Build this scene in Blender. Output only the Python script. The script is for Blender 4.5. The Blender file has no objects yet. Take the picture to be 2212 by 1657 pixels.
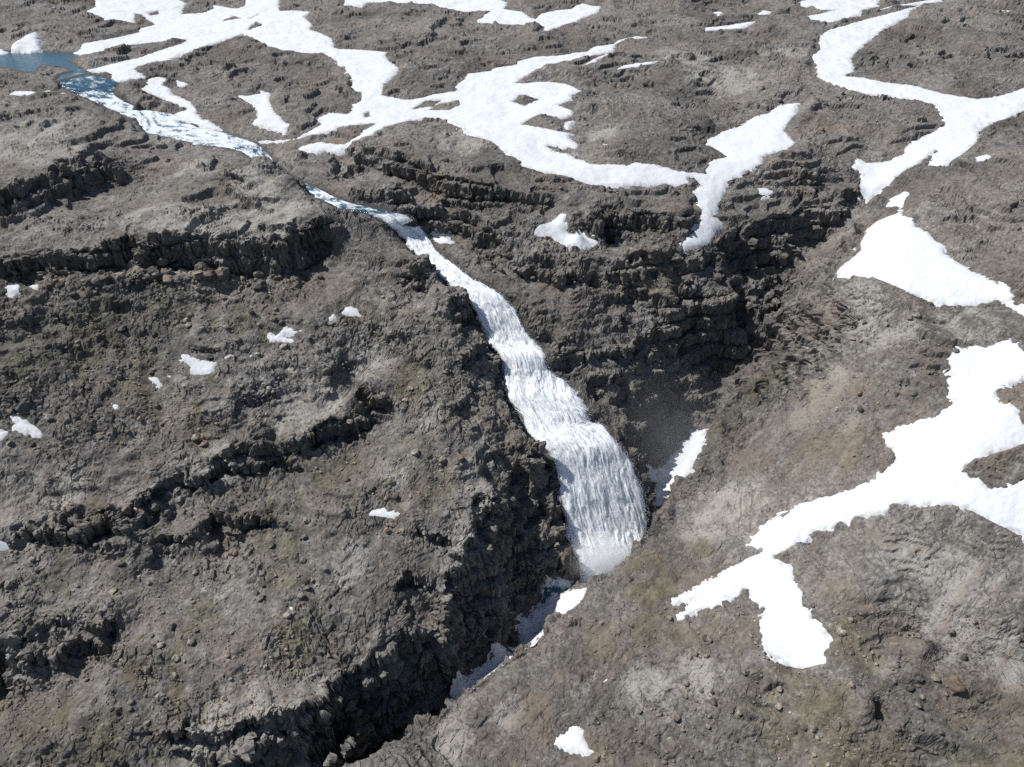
import bpy, math, time
import numpy as np
T0 = time.time()
rng = np.random.default_rng(7)
F32 = np.float32

# ---------------------------------------------------------------- camera, sky, sun
scene = bpy.context.scene
VW, VH, FV = 2212.0, 1657.0, 1533.0          # picture units used when measuring the photograph
CAMZ, PITCH = 120.0, math.radians(37.0)
cam_d = bpy.data.cameras.new("camera")
cam_d.sensor_fit = 'HORIZONTAL'
cam_d.sensor_width = 36.0
cam_d.lens = 36.0 * FV / VW
cam_d.clip_start = 1.0
cam_d.clip_end = 20000.0
cam = bpy.data.objects.new("camera", cam_d)
scene.collection.objects.link(cam)
cam.location = (0, 0, CAMZ)
cam.rotation_euler = (math.pi / 2 - PITCH, 0, 0)
scene.camera = cam

SUN_EL, SUN_AZ = math.radians(51.0), math.radians(-74.0)    # azimuth from +Y, clockwise positive
SD = np.array([math.sin(SUN_AZ) * math.cos(SUN_EL), math.cos(SUN_AZ) * math.cos(SUN_EL), math.sin(SUN_EL)])
world = bpy.data.worlds.new("World")
scene.world = world
world.use_nodes = True
wn = world.node_tree
bg = wn.nodes["Background"]
sky = wn.nodes.new("ShaderNodeTexSky")
sky.sky_type = 'NISHITA'
sky.sun_disc = False
sky.sun_elevation = SUN_EL
sky.sun_rotation = SUN_AZ
sky.altitude = 500
wn.links.new(sky.outputs[0], bg.inputs[0])
bg.inputs[1].default_value = 0.08
sun_d = bpy.data.lights.new("sun", 'SUN')
sun_d.energy = 5.0
sun_d.angle = math.radians(0.53)
sun_d.color = (1.0, 0.968, 0.925)
sun = bpy.data.objects.new("sun", sun_d)
scene.collection.objects.link(sun)
from mathutils import Vector
sun.rotation_euler = Vector(SD.tolist()).to_track_quat('Z', 'Y').to_euler()
scene.view_settings.view_transform = 'Standard'
scene.view_settings.look = 'None'
scene.view_settings.exposure = 0.0
scene.view_settings.gamma = 1.0
scene.render.engine = 'CYCLES'
scene.cycles.max_bounces = 8
scene.cycles.diffuse_bounces = 3
scene.cycles.volume_bounces = 6
scene.cycles.transparent_max_bounces = 16
scene.cycles.use_denoising = False

# ---------------------------------------------------------------- noise helpers (numpy)
_N = 256
_g = np.random.default_rng(11)
_ang = _g.random((_N, _N)) * 2 * np.pi
_GX, _GY = np.cos(_ang).astype(F32).ravel(), np.sin(_ang).astype(F32).ravel()
_J = [_g.random(_N * _N).astype(F32) for _ in range(4)]
_M = 64
_T3 = (_g.random(_M ** 3).astype(F32) * 2 - 1)
_J3 = [_g.random(_M ** 3).astype(F32) for _ in range(4)]

def pn2(x, y, sc, seed=0):
    x = np.asarray(x, F32) / sc + seed * 17.31 + 1000.0
    y = np.asarray(y, F32) / sc + seed * 7.77 + 1000.0
    ix, iy = np.floor(x).astype(np.int32), np.floor(y).astype(np.int32)
    fx, fy = (x - ix).astype(F32), (y - iy).astype(F32)
    ux, uy = fx * fx * fx * (fx * (fx * 6 - 15) + 10), fy * fy * fy * (fy * (fy * 6 - 15) + 10)
    out = 0
    for a in (0, 1):
        for b in (0, 1):
            i = ((ix + a) & 255) * 256 + ((iy + b) & 255)
            d = _GX[i] * (fx - a) + _GY[i] * (fy - b)
            out = out + d * (ux if a else 1 - ux) * (uy if b else 1 - uy)
    return out * 1.5

def fbm2(x, y, sc, oct=3, seed=0, gain=0.5):
    s, a = 0, 1.0
    for k in range(oct):
        s = s + a * pn2(x, y, sc, seed + k * 3)
        sc *= 0.48
        a *= gain
    return s

def pn3(x, y, z, sc, seed=0):
    r = []
    for c, o in ((x, 3.1), (y, 5.7), (z, 9.2)):
        c = np.asarray(c, F32) / sc + seed * o + 500.0
        i = np.floor(c).astype(np.int32)
        f = (c - i).astype(F32)
        r.append((i, f * f * (3 - 2 * f)))
    (ix, ux), (iy, uy), (iz, uz) = r
    out = 0
    for a in (0, 1):
        for b in (0, 1):
            for c in (0, 1):
                i = (((ix + a) & 63) * 64 + ((iy + b) & 63)) * 64 + ((iz + c) & 63)
                out = out + _T3[i] * (ux if a else 1 - ux) * (uy if b else 1 - uy) * (uz if c else 1 - uz)
    return out

def vor2(x, y, sc, seed=0):
    x = np.asarray(x, F32) / sc + seed * 13.7 + 1000.0
    y = np.asarray(y, F32) / sc + seed * 5.3 + 1000.0
    ix, iy = np.floor(x).astype(np.int32), np.floor(y).astype(np.int32)
    f1 = np.full(x.shape, 9.0, F32); f2 = f1.copy(); cid = np.zeros(x.shape, np.int32)
    for a in (-1, 0, 1):
        for b in (-1, 0, 1):
            i = ((ix + a) & 255) * 256 + ((iy + b) & 255)
            d = np.sqrt((ix + a + _J[0][i] - x) ** 2 + (iy + b + _J[1][i] - y) ** 2)
            lt = d < f1
            f2 = np.where(lt, f1, np.minimum(f2, d))
            cid = np.where(lt, i, cid)
            f1 = np.where(lt, d, f1)
    return f1, f2, _J[2][cid], _J[3][cid]

def vor3(x, y, z, seed=0):
    x = np.asarray(x, F32) + seed * 13.7 + 400.0
    y = np.asarray(y, F32) + seed * 5.3 + 400.0
    z = np.asarray(z, F32) + seed * 3.3 + 400.0
    ix, iy, iz = (np.floor(c).astype(np.int32) for c in (x, y, z))
    f1 = np.full(x.shape, 9.0, F32); f2 = f1.copy(); cid = np.zeros(x.shape, np.int32)
    for a in (-1, 0, 1):
        for b in (-1, 0, 1):
            for c in (-1, 0, 1):
                i = (((ix + a) & 63) * 64 + ((iy + b) & 63)) * 64 + ((iz + c) & 63)
                d = np.sqrt((ix + a + _J3[0][i] - x) ** 2 + (iy + b + _J3[1][i] - y) ** 2 + (iz + c + _J3[2][i] - z) ** 2)
                lt = d < f1
                f2 = np.where(lt, f1, np.minimum(f2, d))
                cid = np.where(lt, i, cid)
                f1 = np.where(lt, d, f1)
    return f1, f2, _J3[3][cid]

def sstep(a, b, x):
    t = np.clip((x - a) / (b - a), 0, 1)
    return t * t * (3 - 2 * t)

# ---------------------------------------------------------------- photo pixel -> ray
CP, SP = math.cos(PITCH), math.sin(PITCH)
def ray(u, v):
    a = (np.asarray(u, float) - VW / 2) / FV
    b = (np.asarray(v, float) - VH / 2) / FV
    return a, CP - b * SP, -SP - b * CP           # x, y, z per unit of view depth
def at_z(u, v, z):
    dx, dy, dz = ray(u, v)
    t = (np.asarray(z, float) - CAMZ) / dz
    return dx * t, dy * t, np.asarray(z, float) + 0 * t
def at_y(u, v, y):
    dx, dy, dz = ray(u, v)
    t = y / dy
    return dx * t, np.asarray(y, float) + 0 * t, CAMZ + dz * t

# ---------------------------------------------------------------- the lie of the land: control points
PTS = []
def P(*uvz):
    for i in range(0, len(uvz), 3):
        PTS.append([float(c) for c in at_z(uvz[i], uvz[i + 1], uvz[i + 2])])

# far plateau
P(500,10,18, 100,20,21, 100,60,19, 1000,10,20, 1500,20,20, 2100,20,22, 500,150,13.5, 700,100,16, 1000,120,15.5, 1400,100,17,
  300,60,16, 1300,200,13, 1600,150,15, 1700,250,11, 1650,350,7, 1550,300,8, 1800,300,9, 1750,380,3, 2000,200,14, 2100,150,17,
  2100,300,11, 1900,330,5.5, 2200,400,13, 2100,450,8, 2000,400,4.5, 1350,400,4, 1200,400,5, 1150,480,-2, 1000,330,8, 900,260,8.5,
  1100,250,9, 800,200,11, 300,220,11, 420,210,9.5, 560,260,7, 650,200,9, 50,220,13, 60,160,14.5, 230,255,10, 700,290,6, 650,330,5, 700,380,3,
  780,420,2, 860,420,3, 950,450,-3, 1300,470,0, 1450,480,-2, 1400,540,-8, 1250,510,-5, 1500,400,2, 1480,450,-1, 1520,500,-6, 1200,340,7, 1510,540,-10.5, 1475,540,-10, 1550,520,-9.5)
P(588,356,7.6, 612,368,6.6, 635,384,5.2, 652,397,3.6)
P(0,300,10, 120,330,8.5, 180,300,9, 300,330,5, 400,350,4, 500,370,3, 600,395,3, 300,440,2.5, 400,440,1.5, 500,450,1, 600,450,1, 200,480,1, 100,500,0.5, 0,520,0,
  380,320,4.3, 480,335,3.3, 560,360,2)
# left hillside
P(0,700,-16.5, 0,750,-22, 0,900,-35.5, 300,680,-18, 300,750,-24.5, 300,900,-36, 150,800,-28, 500,700,-21, 500,850,-33, 700,780,-27.5, 700,680,-18.5,
  150,1000,-43.5, 0,1050,-47, 560,920,-38, 760,600,-12.5, 800,480,-3, 760,520,-6.5, 850,560,-9, 850,640,-14.5, 900,700,-20, 960,680,-17.5, 1000,760,-26, 900,800,-30,
  900,880,-36, 1000,870,-35, 950,950,-40, 900,1010,-43, 1040,910,-41, 1100,945,-45.5, 850,960,-41, 820,1060,-47.5, 900,1120,-50, 980,1080,-49, 1000,1020,-46,
  700,1050,-47.5, 600,1030,-47, 650,1150,-53, 800,1150,-52.5, 950,1180,-56, 850,1250,-59, 700,1250,-57, 500,1250,-59, 600,1350,-60, 850,1330,-63, 750,1380,-63,
  300,1250,-59, 0,1220,-57, 100,1300,-60, 300,1400,-62, 500,1430,-62.5, 250,1500,-65, 0,1580,-70, 350,1560,-66, 550,1520,-64.5, 150,1600,-70, 0,1657,-73, 250,1657,-74)
# gorge, left wall
P(1150,955,-48.5, 1195,1000,-55, 1040,985,-45.5, 1025,1030,-47.5, 1060,1075,-50, 1090,1090,-52.5, 1050,1130,-54, 1030,1190,-57.5, 1000,1240,-61, 960,1290,-65,
  1120,1110,-64, 1120,1020,-53, 1170,1050,-62, 1160,1110,-69, 1150,1170,-73, 1215,1150,-79, 1238,1240,-84, 1180,1270,-87, 1110,1300,-89, 1130,1230,-80, 1080,1200,-70, 1070,1270,-77,
  1000,1300,-71, 1100,1390,-93, 1060,1330,-82, 1070,1400,-87, 900,1340,-68, 640,1620,-77, 600,1600,-74, 550,1657,-79)
def along(line, d=4.0):                                   # a breakline of the ground, in metres
    a = np.array(line, float)
    L = np.r_[0, np.cumsum(np.hypot(np.diff(a[:, 0]), np.diff(a[:, 1])))]
    for q_ in np.linspace(0, L[-1], int(L[-1] / d) + 1):
        PTS.append([float(np.interp(q_, L, a[:, k])) for k in range(3)])
along([(-24, 125, -70.5), (-37, 115, -69), (-50, 106, -68), (-62, 97, -71), (-72, 88, -74)])       # brink of the left wall
along([(-22.5, 122.8, -80), (-35.3, 112.6, -80), (-48.3, 103.4, -80), (-60, 94.4, -83), (-70, 85, -86)])
along([(-19.4, 118.7, -91), (-32.4, 108.7, -92), (-45.4, 99.7, -94), (-57, 91, -97), (-67, 82, -100)])   # its foot
# gorge floor, out of sight behind the near rim
FLOOR = [(22, 164, -82.9), (18, 157, -84.5), (14, 150, -88.5), (9, 142, -93), (2, 136, -93.5), (-6, 129, -93), (-17.5, 117, -92), (-30.5, 107, -93), (-43.5, 98, -95), (-58, 86, -99)]
PTS += [list(map(float, q_)) for q_ in FLOOR[:5]]
along(FLOOR[5:])
along([(0, 123.4, -78.5), (-14.4, 111.5, -79.7), (-28, 101.5, -81.2), (-41, 92.5, -83), (-54, 82, -86)])      # near rim
# near rim and right foreground
P(1360,1210,-71, 1320,1240,-72.5, 1270,1275,-74, 1200,1345,-76, 1100,1420,-77.5, 1000,1500,-78.5, 900,1580,-80, 790,1657,-82,
  1330,1290,-72, 1250,1370,-74.3, 1150,1450,-76, 1050,1530,-77, 950,1610,-79,
  1480,1122,-64, 1420,1165,-67.5, 1500,1085,-63, 1580,1025,-57, 1450,1230,-65, 1550,1150,-58, 1650,1080,-49.5, 1400,1340,-68, 1550,1300,-59, 1620,1250,-54, 1550,1400,-61, 1300,1500,-72,
  1400,1550,-70, 1237,1610,-75.5, 1100,1600,-78, 1600,1550,-64, 1500,1650,-71, 1700,1657,-67, 1650,1450,-58.5, 1730,1430,-57, 1700,1300,-52, 1640,1200,-50, 1720,1150,-44.5, 1800,1200,-44, 1800,1300,-45,
  1850,1430,-50, 1900,1250,-40, 1900,1120,-34.5, 2050,1100,-29, 2000,1200,-37, 2100,1300,-39, 2212,1200,-32, 2212,1350,-40, 2000,1380,-43.5, 1900,1550,-57, 2050,1550,-52, 2212,1500,-45, 2212,1657,-52, 2000,1657,-60)
# right bank
P(1900,480,-1, 1850,560,-8, 1800,600,-12.5, 1740,640,-20, 1700,670,-27, 1690,740,-36, 1720,760,-33, 1650,850,-47, 1700,850,-41, 1600,900,-55, 1560,960,-62, 1500,1000,-72, 1640,950,-50, 1600,990,-56,
  1800,700,-19, 1800,800,-26, 1800,900,-31.5, 1900,650,-8, 1900,800,-19, 1950,560,-2.5, 1900,950,-30, 1800,1000,-38, 1700,1050,-47, 2000,900,-21, 2000,700,-9.5, 2100,640,-3.5, 2100,550,0, 2150,680,-5.5, 2212,600,3,
  2050,780,-13.5, 2150,800,-12, 2212,850,-10, 2100,950,-18, 2212,1000,-19, 2050,1000,-24, 2000,1050,-28.5, 2212,1080,-24, 2212,720,-4, 2000,500,2, 2150,450,10,
)
P(1415,1090,-74, 1370,1190,-75, 1470,1030,-74, 1440,1110,-68.5)
# amphitheatre wall right of the falls, and the side gully's bed
P(1868,440,-6, 1840,480,-11, 1780,560,-21, 1700,640,-32, 1660,700,-41, 1620,760,-48, 1580,820,-56, 1540,890,-63, 1500,950,-69, 1465,1000,-74, 1415,1060,-77,
  1150,600,-17, 1200,680,-23, 1210,760,-31, 1300,700,-27, 1250,800,-38, 1300,820,-41, 1300,880,-49, 1350,930,-57, 1400,900,-56, 1425,980,-71.5, 1395,1040,-76, 1390,980,-66,
  1450,760,-42, 1500,830,-55, 1400,820,-46, 1400,650,-24, 1300,620,-18, 1500,610,-18, 1500,690,-33, 1600,650,-30, 1600,720,-43, 1550,780,-51, 1450,870,-60, 1100,610,-17, 1060,570,-14, 1000,550,-13)

def densify(pl, n):
    pl = np.array(pl, float)
    L = np.r_[0, np.cumsum(np.hypot(np.diff(pl[:, 0]), np.diff(pl[:, 1])))]
    s = np.linspace(0, L[-1], max(2, int(L[-1] / n) + 1))
    return np.stack([np.interp(s, L, pl[:, k]) for k in range(pl.shape[1])], 1)

CLIFFS = []      # (name, world polyline of the top edge, height)
def cliff(label, rows, step=32, back=0.25, toe=0.38):
    """rows: (u_top, v_top, z_top, v_base): a steep face whose top and foot are seen in the photograph."""
    d = densify(rows, step)
    line = []
    for u, vt, z, vb in d:
        x, y, z = (float(c) for c in at_z(u, vt, z))
        h0 = (vb - vt) * y / FV * 1.2
        xb, yb, zb = (float(c) for c in at_y(u, vb, y - back * h0))
        PTS.append([x, y, z]); PTS.append([xb, yb, zb])
        x2, y2 = x * (1 + 3.0 / y), y + 3.0
        PTS.append([x2, y2, z + 0.35])
        if toe is not None:
            for k in (3.5, 8.0):
                PTS.append([xb * (1 - k / yb), yb - k, zb - toe * k])
            x2, y2 = x * (1 + 8.0 / y), y + 8.0
            PTS.append([x2, y2, z + 0.6])
        line.append((x, y, z, z - zb))
    CLIFFS.append((label, np.array(line)))

cliff('low dark cliff edging the pale plateau above the long ledge', [(0,448,6,476), (96,410,6.5,434), (164,369,7,394), (219,342,7.5,372), (240,352,7,378)])
cliff('long shaded basalt cliff below the pale plateau', [(0,568,-2,598), (120,554,-1,588), (200,546,-0.5,578), (265,538,0,588), (330,534,0,578), (391,524,0.5,580), (450,520,0.5,572), (509,514,0.5,592), (573,522,0,594), (615,524,0,592), (655,505,0.3,576), (672,490,0.5,548)])
cliff('short ledge beside the upper rapids', [(800,556,-8.5,572), (870,572,-9.5,600), (922,588,-11,612)])
cliff('middle ledge of broken basalt on the left hillside', [(427,1018,-44,1044), (512,979,-42.5,1012), (581,969,-42,996), (666,948,-40,974), (752,900,-37.5,938), (790,850,-34,884)])
cliff('low ledge with boulders along its edge', [(0,1147,-51.5,1160), (51,1147,-51,1164), (109,1139,-51,1162), (205,1118,-50,1148), (273,1105,-49,1124), (340,1076,-47.5,1094)])
cliff('small ledge under the boulder ledge', [(200,1186,-55.5,1198), (290,1180,-55.5,1196), (420,1146,-54,1166), (485,1122,-52.5,1148), (575,1096,-51,1108)])
cliff('rough dark outcrop near the moss', [(30,1400,-61.5,1440), (110,1380,-61.5,1410), (191,1351,-61.5,1370)])
cliff('jagged ledge above the gorge bend', [(342,1593,-67,1610), (410,1583,-67,1606), (513,1583,-67,1606), (564,1566,-66,1586), (615,1539,-66,1556), (683,1508,-66,1520), (752,1477,-67,1494)])
cliff('columnar basalt band above the upper rapids', [(764,314,6.5,338), (788,328,6.3,354), (832,342,6,374), (873,355,6,392), (918,376,5.5,410), (969,393,5,434), (1020,406,4,434), (1120,424,3,446), (1180,430,2.5,450)], toe=None, back=0.4)
cliff('dark cliff beside the first small fall', [(890,464,-4,488), (960,470,-6,498), (1030,488,-7,512)], step=28, toe=None, back=0.3)
P(960,515,-11.5, 985,522,-11.5)
cliff('knobbly cliff band above the main fall', [(1045,512,-9,556), (1120,538,-9,582), (1200,560,-9.5,602), (1260,562,-10,600), (1330,558,-10,602)], toe=None, back=0.6)
cliff('high shaded cliff at the head of the side gully', [(1575,488,-7,560), (1607,464,-5.5,560), (1699,452,-4.5,560), (1743,428,-3.5,530), (1801,424,-3,500), (1853,407,-1,446)], toe=None, back=0.55)
cliff('lower shaded cliff band in the side gully', [(1480,628,-22,680), (1540,640,-25,695), (1620,640,-28,700), (1665,640,-31,686)], toe=None, back=0.5)
cliff('ledge right of the branching snowfield tongue', [(1235,470,-1,486), (1330,470,-2,500), (1430,480,-2.5,508), (1480,474,-2,490)], toe=0.3)
cliff('small cliff at the foot of the right hill', [(1890,1446,-50,1456), (1950,1444,-48,1460), (2060,1474,-47.5,1486), (2180,1504,-47,1520)], toe=0.25)
cliff('low cliff on the plateau beside the snow tongue', [(1460,300,8.2,309), (1540,285,8.6,296), (1600,262,9.5,273), (1690,226,11,236)], toe=None)

# ---------------------------------------------------------------- river and falls rows: (uL, vL, uR, vR, zL, zR)
RIV = [(118,176,186,157,14.0,14.0), (140,190,252,177,12.8,12.8), (190,213,245,198,10.4,10.4), (239,237,277,222,8.8,8.8), (290,255,310,235,7.2,7.2), (318,289,376,246,5.4,5.4),
       (369,297,430,274,4.3,4.3), (427,309,478,284,3.3,3.3), (519,326,552,309,2.2,2.2), (566,356,580,332,1.3,1.3), (592,378,606,364,0.8,0.8), (630,401,642,389,0.4,0.4),
       (668,417,682,404,0,0), (735,449,752,437,-.8,-.8), (798,463,822,452,-1.4,-1.4), (806,467,880,465,-2.2,-2.2)]
FALL = [(806,467,880,465,-2.2,-2.2), (830,482,893,475,-4,-4), (852,500,906,487,-7.5,-7.5), (872,520,919,505,-11,-11), (890,542,932,525,-13.2,-13.2),
        (912,565,946,547,-14.5,-14.5), (928,583,983,575,-15.5,-15.5), (964,612,1026,608,-16.6,-16.6), (1002,642,1087,640,-18.5,-18.5), (1027,682,1117,675,-23,-23), (1046,719,1146,726,-29,-29),
        (1056,747,1172,754,-32,-32), (1078,767,1182,775,-33.5,-33.5), (1084,800,1192,802,-37.5,-37.5), (1086,828,1222,823,-40.3,-40.3), (1095,862,1254,858,-43,-43), (1123,899,1274,890,-46.5,-46.5),
        (1140,938,1282,911,-49.5,-49.5), (1164,965,1311,921,-50.8,-50.8), (1184,985,1334,953,-53,-53), (1198,1029,1364,990,-58.5,-58.5), (1208,1082,1386,1034,-64.7,-64.7),
        (1219,1126,1397,1080,-70.7,-70.7), (1230,1170,1404,1120,-76,-76), (1242,1214,1390,1170,-80.5,-80.5), (1256,1250,1345,1235,-83,-83)]
def rows3d(rows):
    r = np.array(rows, float)
    L = np.stack(at_z(r[:, 0], r[:, 1], r[:, 4]), 1)
    R = np.stack(at_z(r[:, 2], r[:, 3], r[:, 5]), 1)
    return L, R
WPTS = []
for rows, dz, sub_ in ((RIV[:-1], 0.8, 2), (FALL, 1.8, 3)):
    L, R = rows3d(rows)
    q = np.linspace(0, len(L) - 1, (len(L) - 1) * sub_ + 1); kk = np.arange(len(L))
    L = np.stack([np.interp(q, kk, L[:, c]) for c in range(3)], 1); R = np.stack([np.interp(q, kk, R[:, c]) for c in range(3)], 1)
    for l, r in zip(L, R):
        for f, d in ((-0.03, dz * 0.2), (0.25, dz), (0.5, dz), (0.75, dz), (1.03, dz * 0.2)):
            p = l * (1 - f) + r * f
            WPTS.append([p[0], p[1], p[2] - d])
PTS = WPTS + PTS

FL0, FR0 = rows3d(FALL)
for k_ in range(7, 21):
    e_ = FL0[k_, :2] - FR0[k_, :2]; e_ = e_ / np.linalg.norm(e_)
    hgt_ = 4.5 if k_ < 18 else 6.0
    for o_, h_ in ((1.9, 0.75 * hgt_), (3.6, hgt_), (7.0, hgt_ + 0.8)):
        PTS.append([FL0[k_, 0] + e_[0] * o_, FL0[k_, 1] + e_[1] * o_, FL0[k_, 2] + h_])
# ---------------------------------------------------------------- smooth base surface (multiquadric through the points)
PTS = np.array(PTS)
keep = []
for i in range(len(PTS)):
    if not keep or np.min(np.hypot(PTS[keep, 0] - PTS[i, 0], PTS[keep, 1] - PTS[i, 1])) > 1.2:
        keep.append(i)
PTS = PTS[keep]
CC = 2.5
def rbf_fit(p, lam=0.02):
    n = len(p)
    d = np.sqrt((p[:, None, 0] - p[None, :, 0]) ** 2 + (p[:, None, 1] - p[None, :, 1]) ** 2 + CC * CC)
    A = np.zeros((n + 3, n + 3))
    A[:n, :n] = -d + lam * np.eye(n) * 1.0
    Q = np.c_[np.ones(n), p[:, 0] / 100, p[:, 1] / 100]
    A[:n, n:] = Q; A[n:, :n] = Q.T
    return np.linalg.solve(A, np.r_[p[:, 2], 0, 0, 0])
W_ = rbf_fit(PTS)
def rbf_eval(x, y):
    out = np.empty(x.size, F32)
    xf, yf = x.ravel().astype(F32), y.ravel().astype(F32)
    px, py, w = PTS[:, 0].astype(F32), PTS[:, 1].astype(F32), W_[:len(PTS)].astype(F32)
    for i in range(0, xf.size, 20000):
        a, b = xf[i:i + 20000, None], yf[i:i + 20000, None]
        d = np.sqrt((a - px) ** 2 + (b - py) ** 2 + CC * CC)
        out[i:i + 20000] = -(d @ w)
    c = W_[len(PTS):]
    return out.reshape(x.shape) + (c[0] + c[1] * x / 100 + c[2] * y / 100)

# fan-shaped lookup grid covering all that the place shows: x = s * halfwidth(y)
Y0, Y1 = 50.0, 760.0
def hw(y): return 0.7215 * (0.8 * y + 115.0) * 1.2
GN, GM = 640, 820
def t_of_y(y): return np.log((y + 60.0) / (Y0 + 60.0)) / math.log((Y1 + 60.0) / (Y0 + 60.0))
def y_of_t(t): return (Y0 + 60.0) * np.exp(t * math.log((Y1 + 60.0) / (Y0 + 60.0))) - 60.0
tt = np.linspace(0, 1, GM)
ss = np.linspace(-1, 1, GN)
gy = np.repeat(y_of_t(tt)[:, None], GN, 1)
gx = ss[None, :] * hw(gy)
BASE = rbf_eval(gx, gy).astype(F32)
far = sstep(640, 760, gy)
BASE = BASE * (1 - far) + far * (19 + 2.0 * pn2(gx, gy, 160, 3))

def look(grid, x, y):
    x = np.asarray(x, float); y = np.asarray(y, float)
    t = np.clip(t_of_y(np.maximum(y, Y0)), 0, 1) * (GM - 1)
    s = (np.clip(x / hw(np.maximum(y, -100.0)), -1, 1) + 1) * 0.5 * (GN - 1)
    i = np.minimum(t.astype(np.int32), GM - 2); j = np.minimum(s.astype(np.int32), GN - 2)
    f = (t - i).astype(F32); g = (s - j).astype(F32)
    G = grid.ravel(); k = i * GN + j
    return (G[k] * (1 - g) + G[k + 1] * g) * (1 - f) + (G[k + GN] * (1 - g) + G[k + GN + 1] * g) * f

def hit(u, v, grid=None):
    """where the sight line through a photo pixel meets the ground"""
    grid = BASE if grid is None else grid
    u = np.atleast_1d(np.asarray(u, float)); v = np.atleast_1d(np.asarray(v, float))
    dx, dy, dz = ray(u, v)
    ys = y_of_t(np.linspace(0, 1, 1500))
    X = dx[:, None] / dy[:, None] * ys; Z = CAMZ + dz[:, None] / dy[:, None] * ys
    below = Z < look(grid, X, np.broadcast_to(ys, X.shape))
    k = np.argmax(below, 1)
    k = np.where(below.any(1), np.maximum(k, 1), len(ys) - 1)
    r = np.arange(len(u))
    g = look(grid, X, np.broadcast_to(ys, X.shape))
    a = Z[r, k - 1] - g[r, k - 1]; b = g[r, k] - Z[r, k]
    f = a / np.maximum(a + b, 1e-6)
    y = ys[k - 1] * (1 - f) + ys[k] * f
    return dx / dy * y, y, CAMZ + dz / dy * y
print("base", len(PTS), round(time.time() - T0, 1))

# ---------------------------------------------------------------- snow outlines (measured on enlarged crops of the photograph)
CROP = {k: ((i % 3) * 729.96 if i % 3 < 2 else 1459.9, (0, 548.6, 1091.0)[i // 3]) for i, k in enumerate("ABCDEFGHI")}
def trace(spec):
    out = []
    for part in spec.split(';'):
        tok = part.split()
        ox, oy = CROP[tok[0]]
        c = [float(t) for t in tok[1:]]
        out += [(ox + a * 0.34175, oy + b * 0.34175) for a, b in zip(c[0::2], c[1::2])]
    return np.array(out)

SNOW = []      # label, category, [outlines], [hole outlines], options
def snow(label, outs, holes=(), **k):
    SNOW.append((label, [trace(o) for o in ([outs] if isinstance(outs, str) else outs)], [trace(h) for h in holes], k))

snow('huge branching snowfield filling the hollows of the plateau behind the falls',
 "A 590 -30 605 40 545 75 640 110 660 128 745 130 850 140 852 85 905 90 925 120 990 155 895 180 880 205 700 245 530 275 500 310 445 325 540 352 700 320 900 280 1000 262 1190 250 1150 275 1040 312 880 365 700 405 550 445 570 458 660 455 710 470 705 500 760 515 880 495 910 480 850 440 870 420 990 390 1120 390 1070 372 1160 345 1540 210 1600 240 1690 290 1800 335 1900 340 2040 335 2120 380 2170 420 2200 470;"
 "B 40 410 60 460 105 515 100 545 150 590 145 640 90 660 95 690 70 725 0 715;A 2080 715 2010 745 2030 790 1860 880 1645 892 1760 905 1900 870 2120 820;B 0 805 140 785 245 780 180 815 150 845 40 915 0 910;A 1990 900 1885 940 1960 960 2000 980 2060 955 2120 978;"
 "B 0 985 60 985 40 945 140 880 210 850 290 800 480 760 560 745 700 760 770 800 840 855 960 890 1040 950 1165 1020 1155 1050 1300 1090 1550 1160 1640 1180 1800 1170 1950 1180 2050 1165 2130 1180;C 0 1185 90 1158 70 1125 120 1130 160 1165 120 1195 95 1205 135 1260 140 1300 175 1350 150 1420 90 1490 20 1550 45 1585 95 1595 220 1545 250 1480 285 1410 235 1370 265 1300 320 1190 330 1150 420 1110 445 1080 540 1035 545 985 700 950 760 905 690 835 695 800 745 740 765 680 790 650 665 660 600 710 490 740 400 800 300 830 200 885 195 910 325 990 235 1010 205 1050 175 1075 190 1095 20 1080;"
 "B 2100 1070 2030 1045 1880 1025 1830 1045 1600 1035 1500 1000 1460 975 1370 960 1315 920 1400 925 1510 945 1520 915 1445 870 1470 845 1330 815 1165 785 1220 745 1280 730 1420 745 1485 720 1475 695 1390 665 1480 630 1470 605 1545 575 1450 530 1330 515 1200 525 1120 525 1170 490 1260 450 1420 400 1600 350 1740 320 1750 290 1800 260 1955 235 1890 230 1770 255 1735 280 1620 295 1580 325 1400 350 1240 360 1130 385 1135 405 990 430 960 450 820 465 800 500 750 535 750 575 600 595 500 625 430 630 280 600 290 530 370 460 390 430 330 395 300 350 315 330 150 315 20 310;"
 "A 2110 300 2100 245 2030 210 1955 190 1970 150 1920 105 1960 75 1870 65 1770 70 1755 35 1790 -60 1555 -60 1550 40 1490 55 1380 35 1340 35 1350 55 1280 80 1150 90 1150 60 1175 20 1130 0 1000 -30",
 ["A 1410 135 1475 100 1525 115", "A 1565 190 1620 135 1665 160", "A 1570 120 1645 85 1600 115", "A 930 80 1005 65 1010 90 950 100", "B 470 690 560 635 675 628 600 670", "B 575 695 640 655 765 635 770 660 700 695", "B 1100 640 1150 600 1200 597 1270 630 1180 668", "B 160 720 200 705 210 735 175 740"])
snow('long snowfield with a wedge tail lying across the far plateau', "B 40 -20 45 25 150 40 190 15 330 15 520 35 600 45 730 65 800 75 970 70 920 95 920 110 875 130 880 143 1000 145 1060 155 1240 160 1305 170 1300 190 1250 215 1300 215 1360 180 1480 150 1560 105 1640 80 1665 35 1610 40 1550 20 1510 30 1480 55 1380 65 1290 85 1250 120 1220 115 1170 75 1050 55 1070 15 1020 -5 1020 -20")
snow('thin snow sliver just below the arm of the branching snowfield', "B 1540 418 1610 378 1650 358 1740 330 1735 342 1640 376 1640 390 1570 412")
snow('narrow snow streak on the rocky rise beside the snowfield arm', "B 1735 455 1800 415 1900 395 2030 380 1990 400 1880 425 1790 440")
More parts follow.
